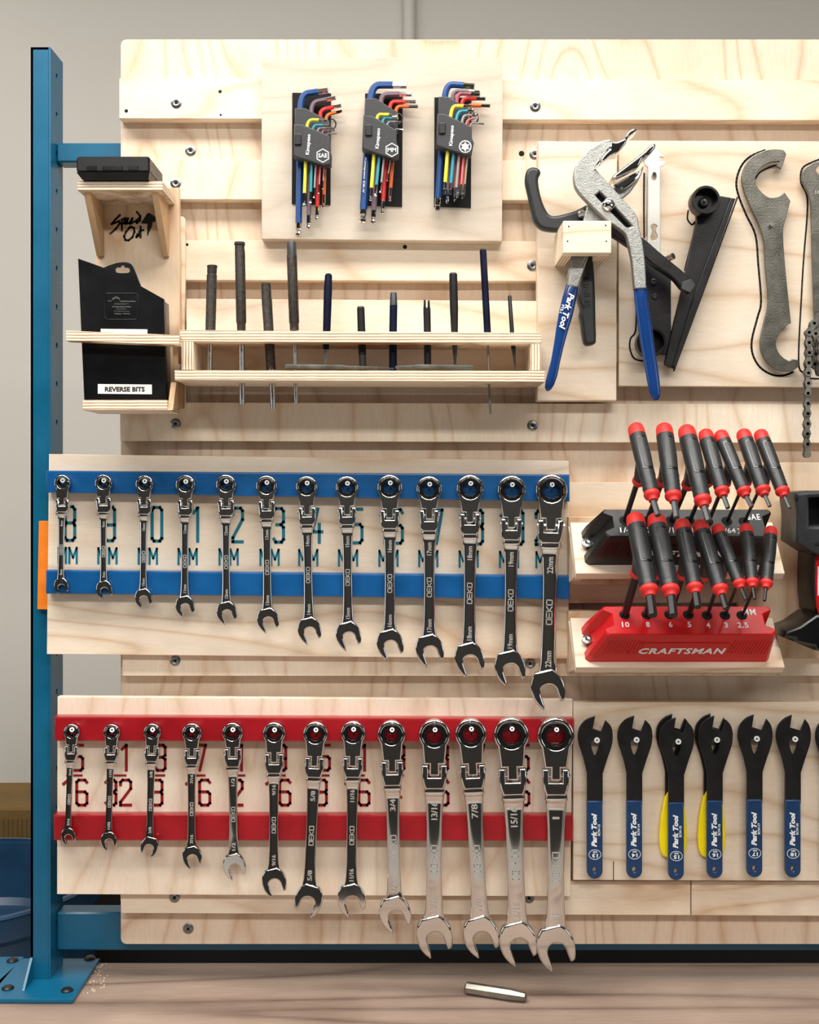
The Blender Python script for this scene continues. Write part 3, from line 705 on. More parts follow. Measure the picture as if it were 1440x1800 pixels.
holder('charcoal key holder with a hexagon MM badge', S1((785, 290), (890, 290), (1105, 425), (1105, 640), (770, 600)),
       S1((768, 455), (860, 462), (1080, 592), (1092, 610), (1092, 720), (1116, 765), (1110, 852), (1050, 884), (756, 782)), (689, 263.5), (665, 243.5), (648, 228.5), 'MM', (700, 209))
holder('charcoal key holder with a round white star badge', S3((265, 318), (370, 318), (515, 402), (600, 450), (600, 640), (255, 620)),
       S3((250, 510), (340, 512), (620, 650), (642, 668), (640, 780), (664, 840), (640, 968), (570, 988), (234, 870)), (818, 257.6), (794.5, 238.5), (777.5, 225), 'star', (833, 208))
sae = 'SAE-badged holder'; mmh = 'MM-badged holder'; sth = 'star-badged holder'
HK = [
 (sae, 'largest blue', 'kblue', S1((137, 1640), (158, 390), (235, 240), (428, 215)), 11.6, YBk),
 (sae, 'brownish purple', 'kpurple', S1((235, 1565), (262, 420), (330, 318), (500, 288)), 8.2, YBk),
 (sae, 'bright red', 'kred', S1((316, 1480), (350, 450), (410, 392), (555, 362)), 7.2, YBk),
 (sae, 'thin orange-red', 'korange', S1((382, 1360), (408, 490), (455, 442), (565, 415)), 6, YBk),
 (sae, 'yellow', 'kyellow', S1((192, 1335), (218, 600), (275, 502), (400, 505)), 5.8, YFr),
 (sae, 'teal', 'kteal', S1((254, 1315), (275, 620), (325, 552), (440, 556)), 4.8, YFr),
 (sae, 'slim grey', 'kgrey', S1((288, 1265), (320, 640), (355, 582), (465, 582)), 3.6, YFr),
 (sae, 'slim pink-grey', 'kpink', S1((335, 1225), (365, 650), (395, 604), (488, 604)), 2.8, YFr),
 (sae, 'thinnest bare wire', 'kgrey', S1((372, 1180), (405, 670), (425, 634), (505, 637)), 1.9, YFr),
 (mmh, 'largest blue', 'kblue', S1((762, 1510), (838, 320), (930, 163), (1192, 163)), 13.2, YBk),
 (mmh, 'brownish purple', 'kpurple', S1((862, 1515), (938, 340), (1010, 252), (1240, 250)), 9.6, YBk),
 (mmh, 'bright red', 'kred', S1((952, 1418), (1025, 400), (1075, 325), (1280, 325)), 7.4, YBk),
 (mmh, 'thin orange-red', 'korange', S1((1025, 1295), (1085, 430), (1130, 370), (1302, 370)), 6.6, YBk),
 (mmh, 'yellow', 'kyellow', S1((838, 1290), (898, 520), (940, 450), (1100, 456)), 6.2, YFr),
 (mmh, 'teal', 'kteal', S1((886, 1250), (955, 540), (995, 484), (1105, 487)), 5.4, YFr),
 (mmh, 'slim grey', 'kgrey', S1((934, 1215), (1000, 570), (1030, 520), (1140, 522)), 3.8, YFr),
 (mmh, 'thinnest bare wire', 'kgrey', S1((1000, 1100), (1072, 640), (1088, 590), (1162, 598)), 2.0, YFr),
 (sth, 'largest blue', 'kblue', S3((250, 1615), (335, 340), (430, 186), (672, 205)), 11.4, YBk),
 (sth, 'greyish purple', 'kpurple', S3((362, 1525), (425, 350), (480, 262), (730, 272)), 7.4, YBk),
 (sth, 'mauve', 'kmauve', S3((450, 1510), (470, 380), (540, 285), (735, 296)), 7.4, YBk - .001),
 (sth, 'bright red', 'kred', S3((480, 1470), (528, 410), (600, 340), (796, 346)), 7.2, YBk),
 (sth, 'orange', 'korange', S3((540, 1480), (600, 470), (650, 418), (850, 425)), 7, YBk),
 (sth, 'yellow', 'kyellow', S3((328, 1425), (398, 570), (460, 428), (640, 430)), 6.6, YFr),
 (sth, 'teal', 'kteal', S3((394, 1430), (465, 600), (530, 486), (672, 478)), 6, YFr),
 (sth, 'pale grey', 'kgrey', S3((452, 1485), (528, 630), (580, 532), (720, 528)), 5, YFr),
 (sth, 'dark plum', 'kpink', S3((512, 1440), (575, 650), (625, 575), (700, 556)), 4.4, YFr),
 (sth, 'thinnest grey', 'kgrey', S3((552, 1430), (620, 670), (660, 618), (780, 630)), 3.0, YFr),
]
for hs_, col, mt, pts, wpx, Y in HK:
    hexkey(hs_, col, M[mt], pts, wpx, Y, star=(hs_ == sth), tipfrac=.5, where=hs_ + ' on the greyed board')
for cx, cy in ((585.5, 217), (703, 209), (836, 212)):
    pass

# ================================================================== speed-out shelf on the left
Z4 = lambda *p: zpx(p, 3.4615, 90, 260)
so = thing('bit_shelf', 'small plywood shelf unit marked Speed Out by the blue post', 'shelf', P(240, 722, 0))
pplate('mounting_strip', rrect(240, 380, 325, 718, 6), .004, .008, M['slat'][0], so, bev=.0008)
YSo = -.008
pplate('back_panel', [(168, 330), (314, 330), (318, 712), (165, 712)], YSo, .012, M['shelf'], so, bev=.0006)
Yt = -.075
def boxpx(name, x0, y0, x1, y1, Yf, depth, mat, parent, bevel=.0006):
    p, q = P(x0, y0, Yf), P(x1, y1, Yf)
    return B().box((p.x, Yf, q.z), (q.x, Yf + depth, p.z)).build(name, mat, parent, bevel=bevel)
tsh = boxpx('top_shelf', 136, 318, 286, 335, Yt, YSo - Yt, M['plyz'], so)
def side(name, xl, wpx, pts, mat, parent):
    """upright cheek: pts are (Y, y-pixel at that depth); xl is its left edge in pixels at the front depth"""
    x = P(xl, 0, pts[0][0]).x; wd = wpx * K(pts[0][0])
    pl = [(Y, P(0, y, Y).z) for Y, y in pts]
    return plate(name, pl, Fr((x + wd, 0, 0), (0, 1, 0), (0, 0, 1)), wd, mat, parent, bev=.0005)
side('angled_bracket', 146, 12, [(Yt + .004, 335.5), (YSo, 361), (YSo, 452), (YSo - .006, 450)], M['bracket'], so)
side('angled_bracket', 266, 11.5, [(Yt + .004, 335.5), (YSo, 361), (YSo, 452), (YSo - .006, 450)], M['bracket'], so)
p0, p1 = P(116, 581, -.08), P(315, 606, -.08)
pplate('retaining_bar', [(116, 581), (315, 589), (315, 606.5), (116, 598.5)], -.082, .018, M['plyz'], so, bev=.0005)
boxpx('bottom_shelf', 145, 703, 294, 721, -.078, -.078 * -1 + YSo, M['plyz'], so)
side('side_cheek', 294, 10, [(-.078, 721), (-.058, 672), (YSo, 668), (YSo, 718)], M['bracket'], so)
side('side_cheek', 303, 9, [(-.066, 606), (YSo, 604), (YSo, 640), (-.06, 640)], M['bracket'], so)
# handwritten words and arrow
HW = lambda *p: px(zpx(p, 14.4, 180, 360), YSo - .0004)
hw_lines = [HW((440, 260), (330, 370), (230, 490), (330, 450), (420, 410), (440, 470), (340, 610), (200, 730)),
  HW((490, 370), (495, 650)), HW((495, 380), (580, 340), (560, 440), (500, 480)), HW((560, 470), (650, 340), (620, 450), (580, 480), (690, 460), (760, 340), (720, 440), (700, 480), (820, 420)),
  HW((940, 330), (860, 400), (870, 460), (950, 400), (960, 290), (870, 180)),
  HW((700, 560), (600, 680), (550, 800), (580, 890), (660, 900), (760, 820), (810, 690), (800, 590), (740, 560), (680, 580)),
  HW((880, 740), (860, 820), (920, 780), (930, 680)), HW((965, 550), (965, 830)), HW((970, 650), (1040, 640))]
strokes(hw_lines, FY(YSo), .0025, .0004).build('handwritten_words', M['ink'], so, smooth=0)
plate('drawn_arrow', HW((1140, 210), (1210, 215), (1340, 310), (1345, 420), (1270, 440), (1250, 560), (1180, 700), (1150, 790), (1130, 780), (1140, 480), (970, 470)), FY(YSo - .0004), .0004, M['ink'], so)
# black case on top
case = thing('plastic_case', 'flat black plastic case lying on the small plywood shelf', 'case', P(200, 318, -.04))
zs = P(0, 318, Yt).z
ca, cb2 = P(134, 281, -.083), P(263, 318, -.083)
B().loft([[Vector((ca.x + .006, -.080, zs + .0003)), Vector((cb2.x - .002, -.080, zs + .0003)), Vector((cb2.x - .002, -.012, zs + .0003)), Vector((ca.x + .006, -.012, zs + .0003))],
  [Vector((ca.x, -.083, zs + .008)), Vector((cb2.x, -.083, zs + .008)), Vector((cb2.x, -.012, zs + .008)), Vector((ca.x, -.012, zs + .008))]]).build('base', M['black'], case)
B().box((ca.x, -.083, zs + .0081), (cb2.x, -.012, zs + .0265)).build('lid', M['black'], case, bevel=.002)
for x0, x1 in ((152, 170), (180, 216), (225, 243)):
    B().box((P(x0, 0, -.083).x, -.0842, zs + .010), (P(x1, 0, -.083).x, -.0825, zs + .0155)).build('latch', M['gloss'], case, bevel=.0005)
# black bit pack behind the bar
YR = -.060
bpk = thing('bit_pack', 'black bit pack labelled REVERSE BITS held behind the plywood bar', 'bit pack', P(220, 704, -.04))
card = [(137, 454), (182, 470, 1), (191, 466), (208, 461), (224, 461), (234, 469), (248, 503, 1), (289, 526, 1), (292, 703.5, 1), (148, 703.5, 1)]
card = [c + ((1,) if len(c) == 2 and c[0] in (137,) else ()) for c in card]
slot = smooth_poly([(203, 473), (206, 470), (212, 470), (213, 467), (218, 467), (219, 470), (226, 471), (228, 475), (225, 479), (206, 479)], 3)
pplate('card', smooth_poly(card, 4), YR, .0025, M['gloss'], bpk, bev=.0004, holes=[slot])
pplate('pouch', [(148, 527), (286, 527), (291, 703.5), (150, 703.5)], YR + .0026, .036, M['gloss'], bpk, bev=.002)
pplate('embossed_frame', rrect(184, 515, 243, 562, 6), YR - .0008, .0008, M['gloss'], bpk, bev=.0004, holes=[rrect(185.2, 516.2, 241.8, 560.8, 5)])
for s_, y_, w_ in (('MAGNUM', 534.4, 24), ('Drill Bits', 543, 18), ('Manufactured by', 547.4, 27)):
    ptext('print', s_, 214, y_, YR - .0002, 3.2, M['zinc'], bpk, width=w_, bold=.01)
for x0_, x1_, y_ in ((190, 195, 529), (211, 238, 529.5), (198, 210, 539.2), (212, 230, 539.2), (202, 213, 551.4), (217, 228, 551.4)):
    strokes([px([(x0_, y_), (x1_, y_ + .3)], YR - .0002)], FY(YR - .0002), 1.8 * K(YR), .0003).build('print', M['zinc'], bpk, smooth=0)
pplate('print_roof', [(197, 525), (204, 520.5), (211, 524), (211, 527), (207, 525.5), (204, 524), (200, 526), (198, 528)], YR - .0004, .0003, M['zinc'], bpk)
lb = pplate('label', [(172, 675), (267, 676), (267, 693), (172, 692)], YR - .0006, .0005, M['paper'], bpk)
ptext('label_lettering', 'REVERSE BITS', 219.5, 684.2, YR - .0007, 8.6, M['ink'], bpk, width=70, bold=.035, t=.0002)
pplate('paper_strip', [(177, 578), (259, 579), (259, 600), (177, 600)], YR - .0006, .0005, M['paper'], bpk)

# ================================================================== punch shelf
ZP = lambda x, y: (300 + x / 2.1176, 400 + y / 2.1176)
ps = thing('punch_shelf', 'long plywood shelf with a drilled rail for punches', 'shelf', P(632, 683, 0))
pplate('back_panel', [(328, 525), (944, 529), (944, 655), (328, 655)], -.004, .012, M['slat'][0], ps, bev=.0006)
Y1, Y2 = -.068, -.082
pplate('top_rail', [(316.5, 580), (952, 585), (952, 604), (316.5, 600)], Y1, Y1 * -1 - .004, M['plyz'], ps, bev=.0006)
pplate('bottom_rail', [(307, 650.5), (958, 652), (958, 671), (307, 668)], Y2, -Y2 - .004, M['plyz'], ps, bev=.0006)
pplate('end_block', [(319, 600.5), (340, 600.5), (340, 650), (319, 650)], Y1, -Y1 - .004, M['plyx'], ps, bev=.0005)
pplate('end_block', [(933, 604.5), (951, 604.5), (951, 651), (933, 651)], Y1, -Y1 - .004, M['plyx'], ps, bev=.0005)
YM = -.046
def punch(label, segs, n=8, mats=None, cat='punch', name='drift_punch'):
    """segs: list of (material, part name, [(x, y, width px), ...] from top to bottom)"""
    first = segs[-1][2][-1]
    t = thing(name, label, cat, P(first[0], first[1], YM), 'punches in the drilled shelf')
    for mt, nm, pts in segs:
        c = [P(x, y, YM) for x, y, w in pts]; r = [w / 2 * K(YM) for x, y, w in pts]
        B().tube(c, r, 16 if n == 16 else n, a0=math.pi / n).build(nm, M[mt], t, smooth=30)
    return t
def pz(*a): return [(300 + x / 2.1176, 400 + y / 2.1176, w / 2.1176) for x, y, w in a]
kn = lambda top, a, b, w: None
punch('knurled steel pin punch, first from the bit shelf', [('knurl', 'handle', pz((155, 141, 36), (155, 144, 40), (154.5, 152, 36), (154, 168, 36), (153.8, 172, 33), (153.6, 178, 38), (149, 360, 38), (148, 408, 37))), ('steel', 'pin', pz((147, 400, 20), (145, 560, 19)))], 16)
punch('tall knurled pin punch with flared top, second from the bit shelf', [('knurl', 'handle', pz((257, 55, 38), (257, 64, 42), (257, 68, 36), (257, 80, 36), (258, 90, 38), (263, 352, 38), (263, 358, 33), (263.5, 408, 31))), ('steel', 'pin', pz((264, 405, 23), (266, 658, 22)))], 16)
punch('short thick knurled punch leaning between two taller punches', [('knurl', 'handle', pz((355, 207, 32), (355, 212, 37), (357, 262, 37), (358, 266, 39), (374, 528, 35))), ('steel', 'pin', pz((375, 520, 24), (382, 676, 21)))], 16)
punch('tallest knurled pin punch under the hex key board', [('greysteel', 'cap', pz((450, 53, 32), (450, 58, 36), (451, 104, 36))), ('knurl', 'handle', pz((451, 104, 38), (460, 354, 38), (460, 358, 34), (461, 382, 34))), ('steel', 'pin', pz((461.5, 380, 16), (467, 658, 14)))], 16)
M['bluesteel'] = paint('dark blue tool steel', (18, 26, 52), .3, .5, var=.35, scale=60)
punch('blue octagonal chisel with rounded striking end', [('bluesteel', 'body', pz((588, 172, 18), (588, 178, 28), (586, 230, 33), (581, 395, 30), (578, 455, 24))), ('steel', 'tip', pz((578, 453, 23), (575, 508, 16)))])
punch('shortest black punch on the rail beside the blue chisel', [('blacksteel', 'body', pz((708, 294, 22), (708, 300, 30), (711, 390, 31), (714, 475, 30))), ('greysteel', 'tip', pz((714, 475, 30), (716, 540, 28)))])
punch('worn blue-black octagonal punch in the middle of the rail', [('greysteel', 'cap', pz((830, 242, 22), (830, 248, 27), (830, 290, 31))), ('bluesteel', 'body', pz((830, 290, 31), (828, 400, 31), (828, 540, 31)))])
t8 = punch('black punch with a notched split top', [('blacksteel', 'body', pz((954, 300, 29), (956, 390, 29), (957, 520, 28)))])
for dx, tp in ((-8, 270), (7, 272)):
    B().tube([P(*ZP(954 + dx, tp), YM), P(*ZP(954 + dx, 306), YM)], [4 / 2.1176 * K(YM), 6.2 / 2.1176 * K(YM)], 6).build('prong', M['blacksteel'], t8)
punch('long dark octagonal punch tapering to a fine tip', [('blacksteel', 'body', pz((1052, 169, 24), (1052, 175, 32), (1055, 300, 33), (1058, 430, 25))), ('greysteel', 'tip', pz((1058, 430, 24), (1059, 510, 8)))])
punch('tallest slim blue-black punch whose drill pin pokes below the shelf', [('bluesteel', 'body', pz((1163, 81, 20), (1163, 86, 27), (1166, 140, 27), (1180, 400, 28))), ('tarnish', 'pin', pz((1181, 400, 10), (1184, 560, 10), (1191, 696, 9)))])
punch('thin black punch with needle tip at the end of the rail', [('blacksteel', 'body', pz((1262, 252, 8), (1262, 258, 15), (1271, 390, 17), (1277, 455, 18))), ('greysteel', 'tip', pz((1277, 455, 16), (1284, 530, 4)))])
def lying(label, segs, Yv, name='cold_chisel', cat='chisel'):
    t = thing(name, label, cat, P(segs[0][2][0][0], segs[0][2][0][1] + 3, Yv))
    for mt, nm, pts in segs:
        B().tube([P(x, y, Yv) for x, y, w in pts], [w / 2 * K(Yv) for x, y, w in pts], 8, a0=math.pi / 8).build(nm, M[mt], t, smooth=30)
lying('silver knurled punch lying along the lower shelf', [('spanner', 'handle', [(500, 645, 6), (503, 645, 10), (600, 646, 10), (612, 646.3, 7.5)]), ('spanner', 'shaft', [(610, 646.3, 7), (664, 647.3, 6)]), ('greysteel', 'tip', [(664, 647.3, 4), (692, 648.2, 3)])], -.0795)
lying('plain steel punch with tapered neck lying along the lower shelf', [('spanner', 'tip', [(695, 646, 5), (704, 646, 8), (724, 646, 8)]), ('spanner', 'body', [(722, 646, 7), (736, 645, 9.5), (828, 646.5, 9), (832, 646.6, 7)])], -.0795)
# short engraved punch on the bench
u0, u1 = bench_pt(818, 1746), bench_pt(926, 1763)
sp_ = thing('center_punch', 'short engraved steel punch lying on the workbench', 'punch', (u0[0], u0[1], BZ))
q0, q1 = Vector((u0[0], u0[1], BZ + .0068)), Vector((u1[0], u1[1], BZ + .0068)); dv = (q1 - q0)
B().tube([q0, q0 + dv * .03, q0 + dv * .75, q1 - dv * .02, q1], [.005, .0075, .0075, .0052, .003], 8, a0=math.pi / 8).build('body', M['tarnish'], sp_, smooth=20)
dn = dv.normalized(); sd = Vector((0, -1, 0)) ; upv = dn.cross(Vector((0, 1, 0))).normalized()
eng = Fr(q0 + dv * .40 + Vector((0, -.0071, 0)), dn, Vector((0, 0, 1)))
strokes([[(-.022 + .0024 * i, -.0012), (-.022 + .0024 * i + .0008 * (i % 3), .0012)] for i in range(19)], eng, .0006, .0002).build('engraving', M['greysteel'], sp_, smooth=0)
ptext('lettering', 'Kimapeso CR-V', 640.5, 308, -.0245, 4.2, M['white'], next(o for o in COL.objects if o.get('label', '').startswith('largest blue L-shaped hex key in the MM')), width=62, rot=-94, bold=.02)

# ================================================================== pliers
A5 = lambda *p: zpx(p, 5.143, 900, 210); A3 = lambda *p: zpx(p, 2.571, 880, 180); A6 = lambda *p: zpx(p, 4.0, 1050, 230); A4 = lambda *p: zpx(p, 3.106, 1280, 240)
pl = thing('tyre_seating_pliers', 'large grey slip-joint pliers with blue dipped handles and trough jaws', 'pliers', P(1030, 700, -.05))
YPl = -.078
slotA = smooth_poly(A5((765, 680), (785, 662), (820, 675), (1070, 940), (1078, 965), (1050, 978), (1025, 965), (775, 710)), 3)
leverA = A5((905, 176, 1), (800, 198), (690, 278), (610, 365), (565, 460), (562, 560), (592, 640), (680, 740), (830, 885), (960, 980), (1028, 1040), (1055, 1130)) + A3((595, 720), (606, 842, 1), (660, 840, 1), (654, 720), (640, 620)) + A5((1150, 960), (1138, 885), (1090, 812), (1000, 715), (900, 600), (800, 492), (748, 435, 1), (830, 320), (880, 262, 1), (885, 215))
pplate('front_lever', smooth_poly(leverA, 4), YPl, .011, M['forged'], pl, bev=.0014, holes=[slotA])
leverB = A5((690, 752, 1), (655, 880), (560, 1215)) + A3((330, 690), (302, 830, 1), (350, 835, 1), (400, 690)) + A5((690, 1215), (860, 930), (985, 735), (1075, 650), (1140, 560), (1180, 470), (1192, 420, 1), (1120, 500), (930, 610), (860, 680))
pplate('rear_lever', smooth_poly(leverB, 4), YPl + .0115, .010, M['forged'], pl, bev=.0014)
pplate('slot_shade', A5((700, 640), (830, 640), (1090, 930), (1080, 975), (1020, 975), (760, 720)), YPl + .0108, .0006, M['blacksteel'], pl)  # thin dark sheet added in place of the shade inside the slot
c = P(900 + 872 / 5.143, 210 + 772 / 5.143, YPl)
B().lathe([(-.022, .0065), (.0, .0065), (.0, .0078), (.003, .0072), (.0055, .0045), (.0065, .0)], c, c + Vector((0, -1, 0)), 24).build('pivot_bolt', M['chrome'], pl, smooth=50)
def grip(name, ctr, Yv, mat, flat=.62):
    """dipped handle: centre line with widths, pixels"""
    pts = [P(x, y, Yv) for x, y, w in ctr]; r = [w / 2 * K(Yv) for x, y, w in ctr]
    return B().tube(pts, r, 16, flat=flat).build(name, mat, pl, smooth=60)
def cl(z, *rows): return [(880 + (a + b) / 2 / z, 180 + y / z, abs(b - a) / z) for a, b, y in rows]
grip('dipped_handle', cl(2.571, (602, 660, 832), (601, 664, 842), (606, 668, 900), (614, 676, 960), (626, 690, 1050), (640, 700, 1130), (652, 712, 1200), (664, 721, 1270), (674, 724, 1310), (684, 722, 1335), (696, 714, 1347)), YPl + .0055, M['dip'], .5)
grip('dipped_handle', cl(2.571, (300, 352, 824), (294, 353, 834), (278, 342, 890), (262, 326, 960), (250, 305, 1030), (240, 286, 1100), (228, 270, 1170), (212, 258, 1230), (202, 244, 1270), (199, 230, 1292), (206, 218, 1304)), YPl + .016, M['dip'], .5)
d0 = Vector(((1005 - 988), 0, 522 - 580)); 
ptext('lettering', 'Park Tool', 996.5, 547, YPl + .0108, 11, M['white'], pl, width=64, rot=-106, bold=.03, shear=.2)
ptext('lettering', 'PTS-1', 988, 543, YPl + .0115, 5, M['white'], pl, width=15, rot=-106, bold=.02)
up_ = A5((755, 434, 1), (880, 336), (962, 294), (1036, 214, 1), (1052, 168), (1100, 122), (1138, 92, 1), (1128, 78), (1088, 82), (1048, 112), (1024, 165, 1), (945, 198), (905, 182, 1), (878, 240), (878, 270), (835, 312))
pplate('upper_jaw_trough', smooth_poly(up_, 4), YPl - .008, .030, M['chrome'], pl, bev=.0026, res=3)
lo_ = A5((906, 524, 1), (935, 488), (1060, 392), (1180, 300), (1240, 242), (1288, 214), (1304, 226), (1294, 262), (1240, 320), (1186, 352), (1150, 420), (1060, 478), (945, 532, 1))
pplate('lower_jaw_trough', smooth_poly(lo_, 4), YPl - .006, .030, M['chrome'], pl, bev=.003, res=3)
pplate('jaw_pad', smooth_poly(A5((922, 585, 1), (990, 545), (1090, 490), (1180, 445, 1), (1150, 520), (1060, 600), (1000, 632), (945, 615)), 3), YPl + .002, .012, M['chrome'], pl, bev=.0025)
# black hooked pliers behind
bk = thing('hooked_pliers', 'black hooked pliers hanging behind the grey pliers', 'pliers', P(1036, 606, -.03))
hook = A5((185, 425), (245, 440), (262, 480), (240, 545), (262, 680), (300, 790), (345, 855), (400, 865), (480, 848), (580, 818), (680, 765, 1), (690, 930, 1), (520, 1000), (400, 1008), (275, 990), (212, 930), (185, 845), (150, 690), (122, 560), (135, 460))
pplate('hook_arm', smooth_poly(hook, 4), -.046, .014, M['blackgrip'], bk, bev=.004, res=2)
pplate('nose_arm', smooth_poly(A6((-70, 560, 1), (110, 640), (300, 735), (450, 860), (580, 965, 1), (640, 1020), (690, 1080, 1), (655, 1138, 1), (600, 1112), (530, 1032), (400, 945), (320, 880), (100, 730), (-70, 660, 1)), 4), -.052, .014, M['blacksteel'], bk, bev=.002)
pplate('cutting_tip', A6((600, 1062), (660, 1040), (690, 1080), (655, 1138), (592, 1108)), -.0545, .004, M['greysteel'], bk, bev=.0005)
low = A3((380, 640, 1), (415, 640, 1), (428, 820), (432, 990), (434, 1060), (427, 1090), (385, 1094), (372, 1050), (366, 1000), (358, 960), (362, 930), (348, 880), (362, 830), (378, 740))
pplate('lower_handle', smooth_poly(low, 4), -.044, .016, M['blackgrip'], bk, bev=.004, res=2)
ptext('embossed_lettering', 'NNUS', 1031, 514, -.0441, 11, M['black'], bk, width=54, rot=-88, bold=.02, t=.0008)
c = P(900 + 630 / 5.143, 210 + 860 / 5.143, -.048)
B().lathe([(0, .005), (.003, .005), (.005, .003), (.005, 0)], c, c + Vector((0, -1, 0)), 16).build('rivet', M['steel'], bk)

# ================================================================== tools on the outline board
st = thing('flat_steel_wrench', 'slim bright flat steel multi wrench hung by its oval hole', 'wrench', P(1150, 450, -.012))
bar_ = A5((1230, 430), (1205, 412), (1195, 380), (1200, 350), (1225, 335), (1240, 300), (1270, 262), (1310, 262), (1345, 300), (1352, 318), (1385, 318), (1375, 345), (1340, 335), (1338, 372), (1385, 372), (1392, 395), (1365, 420), (1342, 430)) + [(1161.5, 450), (1138, 450)]
pplate('bar', bar_, -.016, .0035, M['bright'], st, bev=.0006, holes=[smooth_poly(A5((1288, 478), (1305, 500), (1300, 540), (1280, 545), (1268, 520), (1272, 490)), 3), smooth_poly(A5((1285, 945), (1312, 965), (1300, 1010), (1318, 1060), (1300, 1092), (1270, 1092), (1255, 1060), (1272, 1010), (1258, 965)), 3)])
B().cyl(P(1151, 308, .0), P(1151, 306, -.022), .0022, 10).build('hanging_peg', M['zinc'], ob)
bl = thing('black_cup_bracket', 'black steel bracket with a round cup at its lower end', 'bracket', P(1145, 630, -.01))
pplate('bracket_plate', A6((300, 760), (345, 800), (400, 940), (520, 950), (520, 1580), (300, 1560)), -.014, .006, M['blacksteel'], bl, bev=.001)
c = P(1050 + 362 / 4, 230 + 1500 / 4, -.014); k = K(-.014)
B().lathe([(0, 25 * k), (.016, 26 * k), (.017, 25 * k), (.017, 22 * k), (.004, 21 * k), (.004, 0)], c, c + Vector((0, -1, 0)), 32).build('cup', M['gloss'], bl)
for x, y in ((395, 1060), (405, 1165)):
    c = P(1050 + x / 4, 230 + y / 4, -.014)
    B().lathe([(0, 5 * k), (.002, 5 * k), (.003, 3 * k), (.002, 2.2 * k), (.002, 0)], c, c + Vector((0, -1, 0)), 14).build('screw', M['greysteel'], bl)
B().cyl(P(1168, 458, -.014), P(1184, 450, -.024), .004, 10).build('wing_bolt', M['steel'], bl)
br = thing('black_tapered_bracket', 'black tapered steel bracket with a round cup at its upper end', 'bracket', P(1175, 640, -.01))
Ybr = -.020
tap = A6((820, 448), (975, 475), (555, 1660), (540, 1672), (480, 1645), (475, 1630), (620, 1010), (700, 640), (690, 480))
pplate('bracket_plate', tap, Ybr, .008, M['blacksteel'], br, bev=.0012)
pplate('folded_edge', A6((940, 470), (975, 476), (556, 1660), (530, 1650), (700, 1100)), Ybr - .004, .012, M['blacksteel'], br, bev=.001)
c = P(1050 + 738 / 4, 230 + 512 / 4, Ybr); k = K(Ybr)
B().lathe([(0, 25 * k), (.018, 25 * k), (.0195, 24 * k), (.0195, 20.5 * k), (.006, 19.5 * k), (.006, 0)], c, c + Vector((0, -1, 0)), 36).build('cup', M['gloss'], br)
B().lathe([(.006, 9 * k), (.010, 9 * k), (.012, 7 * k), (.010, 5 * k), (.010, 3 * k), (.014, 2.4 * k), (.015, 0)], c, c + Vector((0, -1, 0)), 20).build('hub_screw', M['greysteel'], br)
sp1 = thing('headset_spanner', 'grey steel headset spanner with two hooked ends on the outline board', 'spanner', P(1360, 650, -.01))
o1 = A4((250, 68), (305, 74, 1), (319, 95, 1), (305, 140), (290, 176, 1), (266, 160, 1), (282, 136, 1), (230, 142), (185, 165), (158, 200), (150, 250), (178, 298), (225, 332), (272, 328), (290, 318, 1), (310, 305, 1), (342, 352, 1), (318, 440), (301, 530), (318, 760), (345, 1018, 1), (312, 1036, 1), (290, 1060), (270, 1095), (262, 1140), (285, 1190), (330, 1224), (352, 1214, 1), (388, 1222, 1), (390, 1252, 1), (345, 1282), (280, 1276), (215, 1237), (180, 1170), (178, 1100), (200, 1000), (220, 900), (205, 720), (190, 540), (125, 390), (82, 280), (80, 195), (120, 120), (185, 82))
pplate('plate', smooth_poly(o1, 4), -.012, .0045, M['spanner'], sp1, bev=.0007, holes=[circ(1280 + 240 / 3.106, 240 + 478 / 3.106, 3.2, 14)])
B().cyl(P(1357, 393, .0), P(1357.4, 394, -.018), .0024, 12).build('hanging_peg', M['bright'], ob)
sp2 = thing('headset_spanner', 'grey steel headset spanner at the picture edge beside the chain', 'spanner', P(1450, 640, -.01))
o2 = A4((520, 135), (470, 140), (452, 152, 1), (415, 180), (404, 230), (420, 275), (442, 320), (455, 400), (462, 700), (472, 985), (480, 1180), (600, 1180), (600, 985), (600, 400), (640, 300), (660, 230), (640, 170), (600, 140, 1), (590, 180), (560, 215), (510, 215), (480, 180))
pplate('plate', smooth_poly(o2, 4), -.012, .0045, M['spanner'], sp2, bev=.0007)
ptext('stamped_size', '16', 1437.5, 338, -.0122, 7, M['etched'], sp2, width=8)
def inkline(pts, closed=False, wd=2.0, n=4):
    pp = px(smooth_poly(pts, n, closed), YO)
    strokes([pp], FY(YO), wd * 1.6 * K(YO), .0003).build('drawn_outline', M['ink'], ob, smooth=0)
inkline(A4((262, 158), (235, 165), (175, 195), (150, 230)), wd=1.6)
inkline(A4((200, 75), (120, 110), (70, 165), (45, 250), (60, 330), (100, 430), (150, 540), (165, 700), (180, 900), (160, 990), (130, 1110), (135, 1190), (175, 1260), (240, 1300), (300, 1305), (355, 1285)), wd=2.2)
inkline(A4((520, 118), (460, 140), (405, 175), (398, 250), (430, 320), (432, 430), (415, 640), (402, 850), (385, 1220), (410, 1290), (450, 1320), (560, 1320)), wd=1.8)
inkline(A6((330, 300), (328, 500), (330, 750)), wd=1.8); inkline(A6((355, 330), (352, 600), (350, 740)), wd=1.2)
inkline(A6((275, 1180), (270, 1400), (235, 1460), (230, 1530), (260, 1600), (330, 1620)), wd=1.8)
inkline(A6((640, 560), (635, 620), (665, 660), (690, 660), (615, 980)), wd=1.6); inkline(A6((985, 470), (790, 1010), (560, 1630), (540, 1665), (490, 1655)), wd=1.6)
